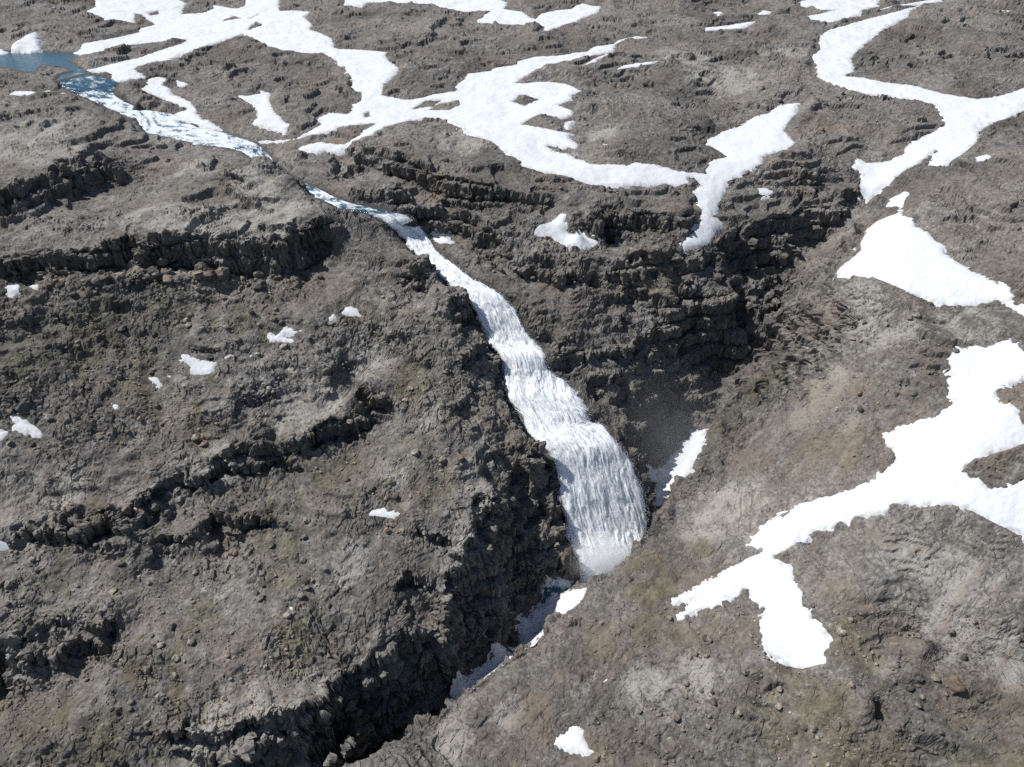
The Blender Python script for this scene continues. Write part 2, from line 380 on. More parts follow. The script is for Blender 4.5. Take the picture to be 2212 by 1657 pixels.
snow('thick undercut snowbank standing over the dark pool', "A 70 325 70 300 150 250 215 215 245 215 260 260 262 315 180 325", thick=3.0)
snow('small snow remnant on the shore beside the undercut bank', "A -60 350 -40 315 0 310 45 320 10 345")
snow('snow strip with a hooked foot running down to the rapids', "A 890 560 940 530 950 500 1000 485 1045 490 1030 540 1080 555 1085 600 1130 610 1210 650 1250 700 1230 715 1270 745 1330 775 1410 820 1350 828 1260 810 1250 785 1180 770 1130 745 1100 715 1180 690 1130 665 1050 630 960 600")
snow('tiny snow patch above the snow strip by the rapids', "A 1115 505 1190 530 1150 550 1115 545")
snow('lone zigzag snow patch on the rounded rock between rapids and snowfield', "A 1490 605 1590 600 1640 590 1650 572 1710 590 1705 640 1740 710 1800 770 1835 790 1800 850 1740 815 1690 810 1640 805 1590 780 1630 740 1620 680 1560 645 1510 625")
snow('flat snow streaks in a line on the near bank of the pool', ["A 65 602 90 572 245 578 180 604", "A 260 588 310 570 330 582", "A 365 578 420 592 390 596"])
snow('forked snowfield on the far skyward edge of the right plateau', "C 780 45 790 10 900 -20 1300 -20 1270 30 1300 40 1180 60 1170 90 1040 130 970 150 870 148 850 125 780 115 670 110 740 98 760 110 900 90 1030 60 920 65 880 45 860 35 830 48")
snow('winding snow river descending the right plateau to the side gully', "C 1545 35 1400 70 1300 100 1100 150 975 190 915 225 905 270 910 310 875 350 890 420 895 480 950 520 1100 560 1200 595 1400 610 1550 635 1640 660 1700 740 1700 790 1560 870 1450 930 1440 970 1330 1020 1200 1030 1170 1005 1135 1010 1140 1030 1105 1055 1165 1075 1180 1100 1150 1180 1165 1230 1195 1260 1195 1310 1330 1180 1430 1090 1550 1020 1640 950 1660 955 1630 1000 1590 1040 1630 1055 1710 1040 1800 985 1870 930 1910 880 1920 830 2000 780 2090 750 2210 700 2560 660 2560 520 2200 555 2050 605 1900 625 1700 595 1500 540 1330 520 1190 490 1065 480 1130 450 1115 400 1110 370 1160 310 1240 240 1330 170 1470 105 1480 70")
snow('thin snow line above the head of the winding snow river', "C 1270 65 1400 45 1680 5 1690 -12 1550 5 1330 45")
snow('low snow wedge at the back of the smooth grey rise', "C 185 175 280 165 510 130 430 180 190 195")
snow('small snow dash high on the right plateau', "C 2060 65 2150 72 2160 92 2100 88")
snow('small oval snow patch right of the winding snow river', "C 1895 995 1960 970 2000 990 1990 1010 1900 1018")
snow('small snow patch on the rock above the shaded cliff', "C 515 1230 530 1190 570 1190 620 1210 605 1235 550 1240")
snow('snow scrap just above the diamond shaped snowfield', "C 1330 1305 1360 1260 1440 1210 1475 1215 1450 1260 1440 1310 1400 1310 1390 1298")
snow('large diamond shaped snowfield on the right bank', "C 1080 1660 1170 1580 1160 1540 1220 1440 1270 1400 1400 1350 1410 1325 1430 1325 1430 1360 1490 1385 1510 1430 1600 1480 1690 1550;F 1705 0 1850 90 1880 120 2110 210 2130 260 2120 290 2150 320 2500 300 2500 430 2200 400 2120 350 2090 300 2060 290 1820 330 1650 320 1490 250 1300 180 1130 145 1010 155 1030 90")
snow('great forked snowfield wrapping the hill on the right, its tongue ending on brown scree',
 "F 1790 595 1900 590 2050 560 2120 540 2200 600 2560 650 2560 740 2200 775 2100 810 2010 880 2030 930 2070 945 2120 940 2170 990 2180 1060 2200 1075 2560 1110 2560 1180 2200 1210 2080 1250 1960 1290 1890 1300 1810 1375 1850 1400 1920 1420 1990 1480 2060 1490 2130 1460 2200 1410 2560 1360;I 2560 250 2200 210 2090 160 1990 110 1870 40 1760 0;F 1770 1600 1600 1570 1440 1560 1350 1590 1340 1620;I 1270 40 1080 90 900 160 800 230 640 320 660 340 740 380 755 430 760 500 795 540 805 600 800 640 860 670 870 710 920 740 960 800 1015 855 980 880 980 910 945 935 960 985 980 1000 1060 1055 1000 1030 950 1010 870 1025 800 1042 700 1025 650 1000 580 930 550 880 525 780 535 700 560 650 510 620 460 580 455 530 420 525 390 570 300 610 200 650 100 680 45 695 130 610 130 570 60 600 0 615;"
 "H 2105 605 2115 590;I 0 590 80 560 100 525 250 460 370 380 440 340 550 290 545 260 450 265 480 210 560 120 680 55;F 680 1657 760 1600 900 1550 1180 1460 1300 1380 1360 1340 1385 1280 1370 1240 1330 1190 1330 1140 1400 1100 1520 1060 1640 1030 1740 950 1770 880 1750 830 1740 780 1720 640")
snow('tiny snow crumb off the tongue of the great forked snowfield', "I 1097 1030 1140 1036 1128 1056")
snow('rounded snow patch alone on the brown foreground slope', "H 1365 1490 1380 1465 1440 1450 1510 1420 1540 1430 1570 1480 1585 1530 1650 1570 1605 1578 1580 1590 1500 1575 1400 1540 1365 1510")
snow('two small snow flecks end to end on the near slope above the gorge', ["H 1608 1165 1650 1132 1655 1142", "H 1655 1125 1720 1078 1715 1105 1670 1135"])
snow('shaded blue snow bridge in the gorge below the falls, with dark cracks', "H 1095 655 1215 660 1220 615 1310 610 1330 560 1315 490 1345 520 1375 570 1430 580 1500 615 1560 690 1450 830 1335 900 1290 940 1240 1000 1190 1000 1130 980 1085 945 1130 900 1160 860 1150 770 1135 710", ["H 1215 745 1260 790 1265 800 1225 770", "H 1240 735 1270 765 1262 768"], zf=lambda u, v: -88.5 - (v - 1310) * 0.05, thick=0.9)
snow('slim shaded snow remnant at the bottom of the dark gorge', "H 740 1200 780 1110 800 1130 860 1085 950 1005 1010 945 1060 950 1085 1040 990 1170 850 1260 770 1270", zf=lambda u, v: -92.0, thick=0.9)
snow('greyish snow ramp at the bottom of the side gully by the spray', "E 1940 1390 1985 1350 2010 1385 2070 1340 2110 1260 2150 1240 2180 1190 2210 1190 2235 1110 2330 1110 2320 1200 2240 1350 2150 1480 2050 1560 2000 1570 1975 1500 1990 1455 1950 1420", thick=0.7)
snow('bent snow patch on the bench above the knobbly cliff band', "B 1230 1460 1280 1415 1360 1390 1410 1350 1445 1350 1440 1395 1480 1430 1420 1450 1480 1475 1560 1490 1650 1535 1575 1585 1470 1560 1350 1505 1250 1500")
snow('snow fleck above the bent patch', "B 1508 1307 1562 1276 1542 1302")
snow('small snow pad on the rocks beside the first small fall', "B 600 1485 640 1480 705 1500 715 1525 745 1520 740 1535 690 1540 640 1545 605 1510")
snow('star shaped snow scrap at the foot of the long shaded cliff', "D 40 195 125 190 120 240 85 255 90 300 60 280 40 245")
snow('small snow scrap next to the star shaped one', "D 180 205 250 188 245 227 215 225")
snow('broken snow patch amid stones low on the left hillside', "D 85 1020 130 1040 165 1045 215 1075 270 1130 265 1170 200 1170 180 1145 160 1165 120 1130 85 1095 110 1065")
snow('bit of snow on the outer left scree', "D -60 1110 0 1115 30 1140 20 1175 -60 1180")
snow('ragged snow patch in the middle of the left scree', "D 1150 640 1190 630 1250 670 1370 680 1360 740 1320 765 1270 770 1200 755 1220 710 1150 670")
snow('pair of snow scraps uphill of the ragged scree patch', ["D 1405 663 1450 628 1490 638 1450 668", "D 1545 652 1590 633 1615 645 1580 662"])
snow('slanting snow sliver downhill of the ragged scree patch', ["D 935 782 1000 780 1030 832 980 818", "D 1050 768 1078 770 1070 782"])
snow('tiny snow speck lowest in the line across the left scree', "D 700 940 750 958 740 978 712 965")
snow('crescent of snow round a dark stone heap on the left scree', "D 1705 505 1730 525 1770 500 1800 468 1890 488 1870 507 1800 502 1770 528 1860 550 1830 562 1760 553 1715 548")
snow('small snow cap nearest the rapids on the left scree', "E 20 380 40 340 85 325 125 345 140 390 80 397")
snow('speck of snow by the small snow cap', "D 2085 400 2110 380 2125 400 2100 418")
snow('snow patch on the lower left bench above the gorge', "H 185 60 210 30 290 10 320 35 420 50 400 65 370 75 360 95 290 85 210 75")
snow('snow dot beside the lower bench patch', "H 475 25 500 8 520 20 500 35")
snow('sliver of snow under the boulder ledge', "G -60 230 0 235 62 256 20 290 -60 300")
snow('snow speck on the rusty bare ground', "G 1820 632 1862 638 1856 672 1832 668")
snow('snow smudge below the far dark cliff', "C 245 75 295 78 272 98")
snow('two-lobed snow smudge on the far right plateau', "C 505 92 550 66 602 74 590 97 530 102")
snow('snow fleck in the stones beside the rock cape', "B 1443 770 1487 763 1453 808")
snow('snow dash on the dark stony slope', "B 1652 908 1722 910 1690 924")

def polyproj(uv, zf=None):
    if zf is not None:
        z = np.array([zf(u, v) for u, v in uv])
        x, y, _ = at_z(uv[:, 0], uv[:, 1], z)
    else:
        x, y, _ = hit(uv[:, 0], uv[:, 1])
    return np.stack([x, y], 1)

def sdist(px, py, polys):
    """signed distance, positive inside (even-odd over all outlines)"""
    d2 = np.full(px.shape, 1e9, F32); ins = np.zeros(px.shape, bool)
    for pl in polys:
        q = np.roll(pl, -1, 0)
        for (ax, ay), (bx, by) in zip(pl.astype(F32), q.astype(F32)):
            ex, ey = bx - ax, by - ay
            L = ex * ex + ey * ey
            if L < 1e-8: continue
            t = np.clip(((px - ax) * ex + (py - ay) * ey) / L, 0, 1)
            d2 = np.minimum(d2, (px - ax - t * ex) ** 2 + (py - ay - t * ey) ** 2)
            c = ((ay > py) != (by > py)) & (px < (bx - ax) * (py - ay) / (by - ay + (1e-12 if by == ay else 0)) + ax)
            ins ^= c
    d = np.sqrt(d2)
    return np.where(ins, d, -d)

def splat(polys, grid, reach):
    a = np.concatenate(polys)
    m = (gx > a[:, 0].min() - reach) & (gx < a[:, 0].max() + reach) & (gy > a[:, 1].min() - reach) & (gy < a[:, 1].max() + reach)
    if m.any():
        grid[m] = np.maximum(grid[m], sdist(gx[m].astype(F32), gy[m].astype(F32), polys))

SNOWSD = np.full(gx.shape, -30.0, F32)
SNOWW = []
for lab, outs, holes, k in SNOW:
    polys = [polyproj(o, k.get('zf')) for o in outs] + [polyproj(h, k.get('zf')) for h in holes]
    SNOWW.append(polys)
    splat(polys, SNOWSD, 14.0)
# water: sd to the river, the falls and the pool
def ribbon_poly(L, R): return np.r_[L[:, :2], R[::-1, :2]]
RL, RR = rows3d(RIV); FL, FR = rows3d(FALL)
POOL_Z = 14.2
POOL_UV = trace("A -200 352 0 345 180 325 440 335 520 345 430 385 500 430 545 458 345 514 380 470 470 450 380 415 260 410 215 440 220 460 100 440 0 425 -200 425")
px, py, _ = at_z(POOL_UV[:, 0], POOL_UV[:, 1], POOL_Z)
POOL = np.stack([px, py], 1)
WETSD = np.full(gx.shape, -30.0, F32)
FALLSD = np.full(gx.shape, -30.0, F32)
splat([POOL], WETSD, 12.0)
poolsd = WETSD.copy()
splat([ribbon_poly(RL, RR)], WETSD, 12.0)
splat([ribbon_poly(FL, FR)], FALLSD, 12.0)
# the pool's bed and shore
k = sstep(-9, 1, poolsd)
BASE = BASE * (1 - k) + k * (POOL_Z + 0.25 - 1.2 * sstep(-0.5, 2.5, poolsd))
print("outlines", round(time.time() - T0, 1))

RIGHT = sstep(-4, 5, gx - 24.7 - (gy - 144) * 1.22) * sstep(215, 190, gy)
# weathering: crests and feet of the cliffs bend in and out
_wm = (1 - sstep(-7, -1.5, np.maximum(WETSD, FALLSD))) * (1 - sstep(-4, -0.5, SNOWSD)) * sstep(700, 500, gy) * (1 - 0.85 * RIGHT)
BASE0 = BASE
BASE = look(BASE0, gx + _wm * (3.6 * pn2(gx, gy, 15, 101) + 1.6 * pn2(gx, gy, 5.5, 102)), gy + _wm * (3.6 * pn2(gx, gy, 15, 103) + 1.6 * pn2(gx, gy, 5.5, 104))).astype(F32)
# slope and mid-scale relief on the lookup grid
def gradient(Z):
    dy_t = np.gradient(gy, axis=0); dx_s = np.gradient(gx, axis=1)
    zs = np.gradient(Z, axis=1) / dx_s
    zt = np.gradient(Z, axis=0)
    dxdt = np.gradient(gx, axis=0)
    zy = (zt - zs * dxdt) / dy_t
    return zs, zy
zx, zy = gradient(BASE)
SLOPE = np.hypot(zx, zy)
def blur(a, n):
    for _ in range(n):
        p = np.pad(a, 1, mode='edge')
        a = (p[:-2, 1:-1] + p[2:, 1:-1] + p[1:-1, :-2] + p[1:-1, 2:] + 4 * p[1:-1, 1:-1]) / 8
    return a
SLOPEB = blur(SLOPE, 3)
calm = np.clip(sstep(-1.2, 0.8, SNOWSD) * 0.93 + sstep(-1.5, 0.5, np.maximum(WETSD, FALLSD)), 0, 1)
# hollows under the snow, rock swelling between
RELIEF = -0.75 * sstep(-0.3, 1.8, SNOWSD) + (1.25 + 1.1 * pn2(gx, gy, 45, 15)) * sstep(0.3, 5.5, -SNOWSD) * sstep(5, 60, gy - 150) * (1 - sstep(-6, 0, np.maximum(WETSD, FALLSD)))
# lava benches: thin flows that break into steps
zz = BASE + 1.1 * pn2(gx, gy, 24, 5) + 0.5 * pn2(gx, gy, 9, 6)
def bench(h, sharp, off):
    q = (zz + off) / h
    f = q - np.floor(q)
    return (sstep(0.5 - sharp, 0.5 + sharp, f) - f) * h
steep = sstep(0.7, 1.5, SLOPEB)
mid = sstep(0.12, 0.3, SLOPEB)
RELIEF = RELIEF + (1 - calm) * (bench(6.3, 0.13, 1.0) * steep * 0.62 + bench(2.6, 0.2, 0.3) * mid * (1 - steep) * 0.45 * sstep(-0.2, 0.4, pn2(gx, gy, 30, 8) + 0.1) + 0)
def zone(u, v, r):
    X_, Y_, _ = hit([u], [v])
    R_ = r * math.hypot(Y_[0], 180) / FV
    return 1 - sstep(0.5, 1.1, np.hypot(gx - X_[0], gy - Y_[0]) / R_)
spur = np.maximum(zone(1010, 1280, 190), np.maximum(zone(900, 1430, 190), zone(1110, 1130, 130)))
RELIEF = RELIEF + (1 - calm) * spur * (2.3 * pn2(gx, gy, 13, 77) + 1.1 * pn2(gx, gy, 6, 78))
LEFT = sstep(10, -30, gx - 0.1 * (gy - 150)) * sstep(255, 235, gy) * (1 - spur)

sl_l = pn2(gx * 0.94 + gy * 0.35, (gx * 0.35 - gy * 0.94) / 6.0, 4.5, 79)          # runnels down the left scree
sl_r = pn2(gx * 0.66 - gy * 0.75, (gx * 0.75 + gy * 0.66) / 6.0, 3.6, 80)          # strata and wash lines on the near right slope
RELIEF = RELIEF + (1 - calm) * (0.55 * LEFT * sl_l + 0.45 * RIGHT * sl_r)
PLAT = sstep(225, 265, gy) * sstep(780, 640, gy) * (1 - steep)
off_ = 1 - sstep(-9, -1, np.maximum(WETSD, FALLSD))
dome = fbm2(gx, gy * 0.8, 46, 3, 16)
zz = BASE + 4.5 * dome + 1.5 * pn2(gx, gy, 15, 17)
RELIEF = RELIEF + PLAT * off_ * sstep(0.0, 8.0, -SNOWSD) * (3.8 * dome + 1.2 * bench(3.0, 0.11, 0.0) * sstep(-0.1, 0.3, pn2(gx, gy, 40, 18)))
zz = BASE + 1.0 * pn2(gx, gy, 12, 19) + 0.4 * pn2(gx, gy, 4, 20)
RELIEF = RELIEF + (1 - calm) * (1 - steep) * off_ * 0.6 * sstep(0.75, 0.35, SLOPEB) * bench(1.2, 0.2, 0.2) * sstep(-0.15, 0.35, pn2(gx, gy, 26, 21))
GROUND0 = (BASE + RELIEF).astype(F32)

# ---------------------------------------------------------------- painted regions (rock's own colours), centres measured on the photo
TINT = np.zeros(gx.shape + (3,), F32)       # moss, ochre/rust, pale lichen
def blob(ch, spec, amt=1.0):
    s = np.array(spec, float).reshape(-1, 3)
    X, Y, _ = hit(s[:, 0], s[:, 1])
    for x, y, r in zip(X, Y, s[:, 2]):
        R = r * math.hypot(y, 180) / FV * 1.15
        d = np.hypot(gx - x, (gy - y) * 0.8) / R
        TINT[..., ch] = np.maximum(TINT[..., ch], amt * (1 - sstep(0.35, 1.15, d)))
blob(0, [100,1310,60, 300,1440,60, 270,1490,45, 640,1400,55, 610,1160,70, 420,1340,60, 100,1560,70, 210,1600,60, 780,1570,50, 60,780,60, 200,720,70, 370,690,60, 520,690,40, 300,810,50, 730,1020,60, 860,970,40, 430,930,35, 620,1240,60, 1650,830,40, 1520,1190,30,
         1700,1490,80, 1850,1620,110, 1650,1560,70, 2150,1640,90, 1400,1250,70, 1420,1370,60, 930,1050,50, 1560,950,40, 1850,1400,60, 900,830,50], 0.9)
blob(1, [620,1340,40, 640,1300,32, 290,1470,35, 120,1540,40, 380,1500,25, 1620,1000,45, 1600,1020,30, 1760,880,70, 1850,860,50, 1800,960,70, 1900,880,50, 1930,900,60, 1850,1330,50, 1820,1280,40, 1870,1400,50, 1950,1380,50, 1760,1510,60, 1480,1210,60, 1400,1260,60, 1300,1380,50,
         1270,1640,60, 1150,1560,60, 1500,1340,60, 1200,1470,40, 940,225,30, 1000,228,22, 760,290,40, 730,310,30, 930,425,35, 1180,130,45, 1080,130,40, 1300,115,45, 1790,280,30, 1850,290,25, 1180,630,30, 1450,610,30, 1350,640,25, 2060,1500,40, 2180,1540,50, 2140,980,40, 2190,850,40, 1950,1700,60, 1780,700,40, 1400,600,30, 1550,1250,40, 2200,1650,50], 0.85)
blob(2, [470,490,120, 600,470,80, 330,470,60, 60,300,110, 120,340,70, 420,510,60, 560,400,70, 430,370,60, 640,1580,60, 560,1530,55, 460,1560,50, 680,1480,45, 420,1580,40, 1770,850,45, 1800,830,35, 1740,900,40, 1830,900,35, 1600,1080,70, 1520,1150,60, 760,1220,45, 640,920,55, 460,990,45, 700,880,50,
         1050,1080,35, 1000,1170,40, 1000,1000,30, 2060,1290,100, 1960,1200,80, 2150,1400,80, 1900,1430,30, 1500,1470,60, 1400,1500,60, 980,1600,50, 1100,1540,40, 1900,700,70, 1850,640,50, 2080,700,60, 860,1000,50, 800,780,50, 930,890,40, 140,1070,50, 30,1410,30, 1560,170,90, 1480,130,70, 1700,120,60, 1300,290,40, 1000,300,60], 0.8)
TINT[..., 0] = np.maximum(TINT[..., 0], LEFT * sstep(0.0, -0.45, sl_l) * sstep(0.0, 0.5, fbm2(gx, gy, 30, 2, 22) + 0.25) * 0.9)
TINT[..., 1] = np.maximum(TINT[..., 1], RIGHT * sstep(0.1, 0.5, sl_r) * 0.6)
TINT[..., 2] = np.maximum(TINT[..., 2], RIGHT * sstep(-0.1, -0.5, sl_r) * 0.4)
TINT *= (0.7 + 0.6 * np.clip(fbm2(gx, gy, 9, 3, 21), -0.8, 0.8))[..., None]

# ---------------------------------------------------------------- terrain mesh: straight columns, rows spaced by how much surface each span holds
NC, NR = 1130, 1010
sc = np.linspace(-0.985, 0.985, NC)
cs = np.linspace(-0.985, 0.985, 260)
yd = y_of_t(np.linspace(0, 0.985, 2400))
DX, DY = cs[:, None] * hw(yd)[None, :], np.repeat(yd[None, :], 260, 0)
DZ = look(GROUND0, DX, DY)
run = np.hypot(np.diff(DX), np.diff(DY)); rise = np.diff(DZ)
dist = np.sqrt(DX ** 2 + DY ** 2 + (CAMZ - DZ) ** 2)[:, 1:]
sa = (CAMZ - DZ[:, 1:]) / dist
dens = (run * sa + np.abs(rise) * np.sqrt(1 - sa ** 2)) / dist
dens = np.maximum(dens, 0.25 * dens.mean(1, keepdims=True))
kern = np.ones(9) / 9
for _ in range(2):
    dens = np.apply_along_axis(lambda c: np.convolve(np.pad(c, 4, mode='edge'), kern, 'valid'), 0, dens)
cum = np.c_[np.zeros(260), np.cumsum(dens, 1)]
cum /= cum[:, -1:]
q = np.linspace(0, 1, NR)
YR = np.stack([np.interp(q, cum[i], yd) for i in range(260)])             # 260 x NR
ci = (sc - cs[0]) / (cs[1] - cs[0]); i0 = np.minimum(ci.astype(int), 258); fr = (ci - i0)[:, None]
VY = (YR[i0] * (1 - fr) + YR[i0 + 1] * fr)                                # NC x NR
VX = sc[:, None] * hw(VY)
# a coarse apron that carries the ground on to the horizon
far_y = np.geomspace(VY[0, -1], 9000, 46)[1:]
VY = np.c_[VY, np.repeat(far_y[None, :], NC, 0)]
VX = np.c_[VX, sc[:, None] * hw(far_y)[None, :]]
NRT = VY.shape[1]
x, y = VX.ravel().astype(F32), VY.ravel().astype(F32)
b = look(GROUND0, x, y).astype(F32)
farm = sstep(700, 800, y)
b = b * (1 - farm) + farm * (19 + 14 * fbm2(x, y, 900, 2, 31) * sstep(800, 2500, y))
snowsd = look(SNOWSD, x, y); wet = np.maximum(look(WETSD, x, y), look(FALLSD, x, y))
zxg, zyg = gradient(blur(GROUND0, 2))
nx, ny = look(zxg, x, y), look(zyg, x, y)
sl = np.hypot(nx, ny)
cl = sstep(0.75, 1.5, look(blur(np.hypot(zxg, zyg), 4), x, y))          # how much of a cliff
nrm = 1 / np.sqrt(1 + sl * sl)
hx, hy = -nx / np.maximum(sl, 1e-4), -ny / np.maximum(sl, 1e-4)         # downhill, horizontal

rough = 1.0 + 0.35 * sstep(20, -60, x) * sstep(250, 200, y) - 0.35 * sstep(0, 60, x) * sstep(190, 150, y)
inside = 1 - 0.9 * sstep(-0.7, 0.9, snowsd) - 0.0
inside = inside * (1 - 0.85 * sstep(-1.6, 0.3, wet))
lod = sstep(900, 300, y)
d = 0.85 * pn2(x, y, 26, 1) + 0.55 * fbm2(x, y, 10, 2, 2)
rid = 1 - np.abs(fbm2(x, y, 5.0, 3, 9)) * 2.0
near_cliff = sstep(0.35, 0.9, look(blur(SLOPEB, 14), x, y))
K = np.clip(sstep(0.1, 0.45, fbm2(x, y, 24, 3, 50) + 0.25 * (rough - 1)) * 0.9 + 0.8 * near_cliff, 0, 1)      # where the rock is broken
rgt = look(RIGHT.astype(F32), x, y)
K = K * (1 - 0.62 * rgt) * (1 - 0.5 * sstep(270, 340, y))
d = d + (0.12 + 0.36 * K) * (rid - 0.5)
wx, wy = x + 2.0 * pn2(x, y, 7, 40), y + 2.0 * pn2(x, y, 7, 41)
# thin lava flows weather into terraces that follow the slope
zq = b + d * 0.9 + 1.7 * pn2(x, y, 19, 42) + 0.7 * pn2(wx, wy, 6, 43)
def step(h, w, o_):
    q_ = (zq + o_) / h; f_ = q_ - np.floor(q_)
    return (sstep(0.5 - w, 0.5 + w, f_) - f_) * h
gent = sstep(1.1, 0.6, sl) * sstep(0.02, 0.10, sl)
ms = sstep(0.0, 0.35, pn2(x, y, 34, 44))
lft = sstep(10, -30, x - 0.1 * (y - 150)) * sstep(255, 235, y)
d = d + gent * (1 - 0.6 * lft) * (0.75 * ms * step(2.6, 0.09, 0.4) + 0.6 * (1 - ms) * sstep(0.0, 0.35, pn2(x, y, 15, 45)) * step(1.25, 0.12, 0.0))
d = d + (0.05 + 0.20 * K) * (0.6 - np.abs(pn2(wx, wy, 2.1, 12)) * 2.0) + (0.05 + 0.09 * K) * rough * pn2(wx, wy, 0.8, 14)
# broken lava: blocks with flat tops at different heights, gaps between
f1, f2, r1, r2 = vor2(wx * 0.4 + x * 0.6, wy * 0.4 + y * 0.6, 2.6, 1)
d = d + K * ((r1 ** 2) * 1.0 * sstep(0.0, 0.14, f2 - f1) - 0.3 * sstep(0.10, 0.0, f2 - f1))
# cracks in the smoother slabs
d = d - (1 - K) * 0.28 * sstep(0.07, 0.0, np.abs(fbm2(wx, wy, 6.5, 2, 46)))
# single stones bedded in the scree
scree = np.clip(sstep(-0.05, 0.3, pn2(x, y, 20, 47)) + 0.3 * K, 0, 1)
f1, f2, r1, r2 = vor2(x, y, 1.25, 4)
farp = sstep(255, 320, y)
d = d + (1 - 0.7 * farp) * scree * rough * np.sqrt(np.maximum(0, 0.42 * (0.5 + 0.6 * r2) - f1)) * 0.5 * (r1 > 0.66 - 0.25 * K)
d = d * inside * (1 - 0.5 * cl)
z = b + d * (1.0)
# cliffs: blocks and columns pushed in and out of the face
cm = cl > 0.02
X, Y, Z = x[cm], y[cm], b[cm]
wob = 1.3 * pn3(X, Y, Z, 4.0, 3)
rib = np.abs(fbm2(X, Y, 15, 2, 33))
out = 3.6 * (0.42 - rib) + 2.0 * pn3(X, Y, Z * 0.7, 7.0, 7)
zs_ = (Z + 0.9 * pn2(X, Y, 24, 34)) / 6.3; si = np.floor(zs_); fz = zs_ - si
f1, f2, rr = vor3((X + 0.5 * wob) / 4.6, (Y + 0.5 * wob) / 4.6, si + 0.5, 1)          # buttresses of one band
out = out + (rr - 0.5) * 2.6 - 1.0 * sstep(0.08, 0.0, f2 - f1)
f1, f2, rr = vor3((X + 0.3 * wob) / 1.9, (Y - 0.3 * wob) / 1.9, si + 0.5, 2)          # columns
out = out + (rr - 0.5) * 1.5 - 0.7 * sstep(0.10, 0.0, f2 - f1)
f1, f2, rr = vor3((X + 0.5 * wob) / 1.5, (Y - 0.5 * wob) / 1.5, (Z + wob) / 2.3, 3)    # broken blocks
out = out + (rr - 0.5) * 1.0 + 0.22 * pn3(X, Y, Z, 1.0, 5) - 0.5
# softer beds between the bands weather back in long horizontal notches, the band's top standing out
out = out - 2.0 * sstep(0.17, 0.03, np.minimum(fz, 1 - fz)) * sstep(-0.4, 0.1, pn2(X, Y, 20, 35)) + 0.8 * sstep(0.45, 0.85, fz)
out = out * (1 - 0.75 * look(RIGHT.astype(F32), X, Y))
out = out * cl[cm] * (0.25 + 0.75 * inside[cm]) * (1 - 0.9 * sstep(-2.5, 0.5, wet[cm]))
x = x.copy(); y = y.copy()
x[cm] += hx[cm] * out * np.sqrt(1 - nrm[cm] ** 2); y[cm] += hy[cm] * out * np.sqrt(1 - nrm[cm] ** 2); z[cm] += out * nrm[cm] * 0.8
print("displaced", round(time.time() - T0, 1))

# ---------------------------------------------------------------- materials
def mat(name):
    m = bpy.data.materials.new(name); m.use_nodes = True
    return m, m.node_tree, m.node_tree.nodes["Principled BSDF"]
class NT:
    def __init__(s, t): s.t = t
    def n(s, typ, **k):
        o = s.t.nodes.new(typ)
        for a, v in k.items():
            if a.startswith('_'): setattr(o, a[1:], v)
        return o
    def link(s, a, b): s.t.links.new(a, b)
    def noise(s, vec, scale, detail=6, rough=0.6, dist=0.0):
        o = s.t.nodes.new("ShaderNodeTexNoise")
        o.inputs['Scale'].default_value = scale; o.inputs['Detail'].default_value = detail
        o.inputs['Roughness'].default_value = rough; o.inputs['Distortion'].default_value = dist
        if vec is not None: s.link(vec, o.inputs['Vector'])
        return o.outputs['Fac']
    def ramp(s, fac, stops):
        o = s.t.nodes.new("ShaderNodeValToRGB")
        e = o.color_ramp.elements
        while len(e) < len(stops): e.new(0.5)
        for q_, (p, c) in zip(e, stops):
            q_.position = p; q_.color = (c, c, c, 1) if isinstance(c, (int, float)) else (*c, 1)
        s.link(fac, o.inputs[0])
        return o.outputs[0]
    def mix(s, fac, a, b, mode='MIX'):
        o = s.t.nodes.new("ShaderNodeMix"); o.data_type = 'RGBA'; o.blend_type = mode
        for sock, val in ((o.inputs[0], fac), (o.inputs[6], a), (o.inputs[7], b)):
            if isinstance(val, (int, float)): sock.default_value = val
            elif isinstance(val, tuple): sock.default_value = (*val, 1)
            else: s.link(val, sock)
        return o.outputs[2]
    def math(s, op, a, b=None, clamp=False):
        o = s.t.nodes.new("ShaderNodeMath"); o.operation = op; o.use_clamp = clamp
        for sock, val in ((o.inputs[0], a), (o.inputs[1], b)):
            if val is None: continue
            if isinstance(val, (int, float)): sock.default_value = val
            else: s.link(val, sock)
        return o.outputs[0]

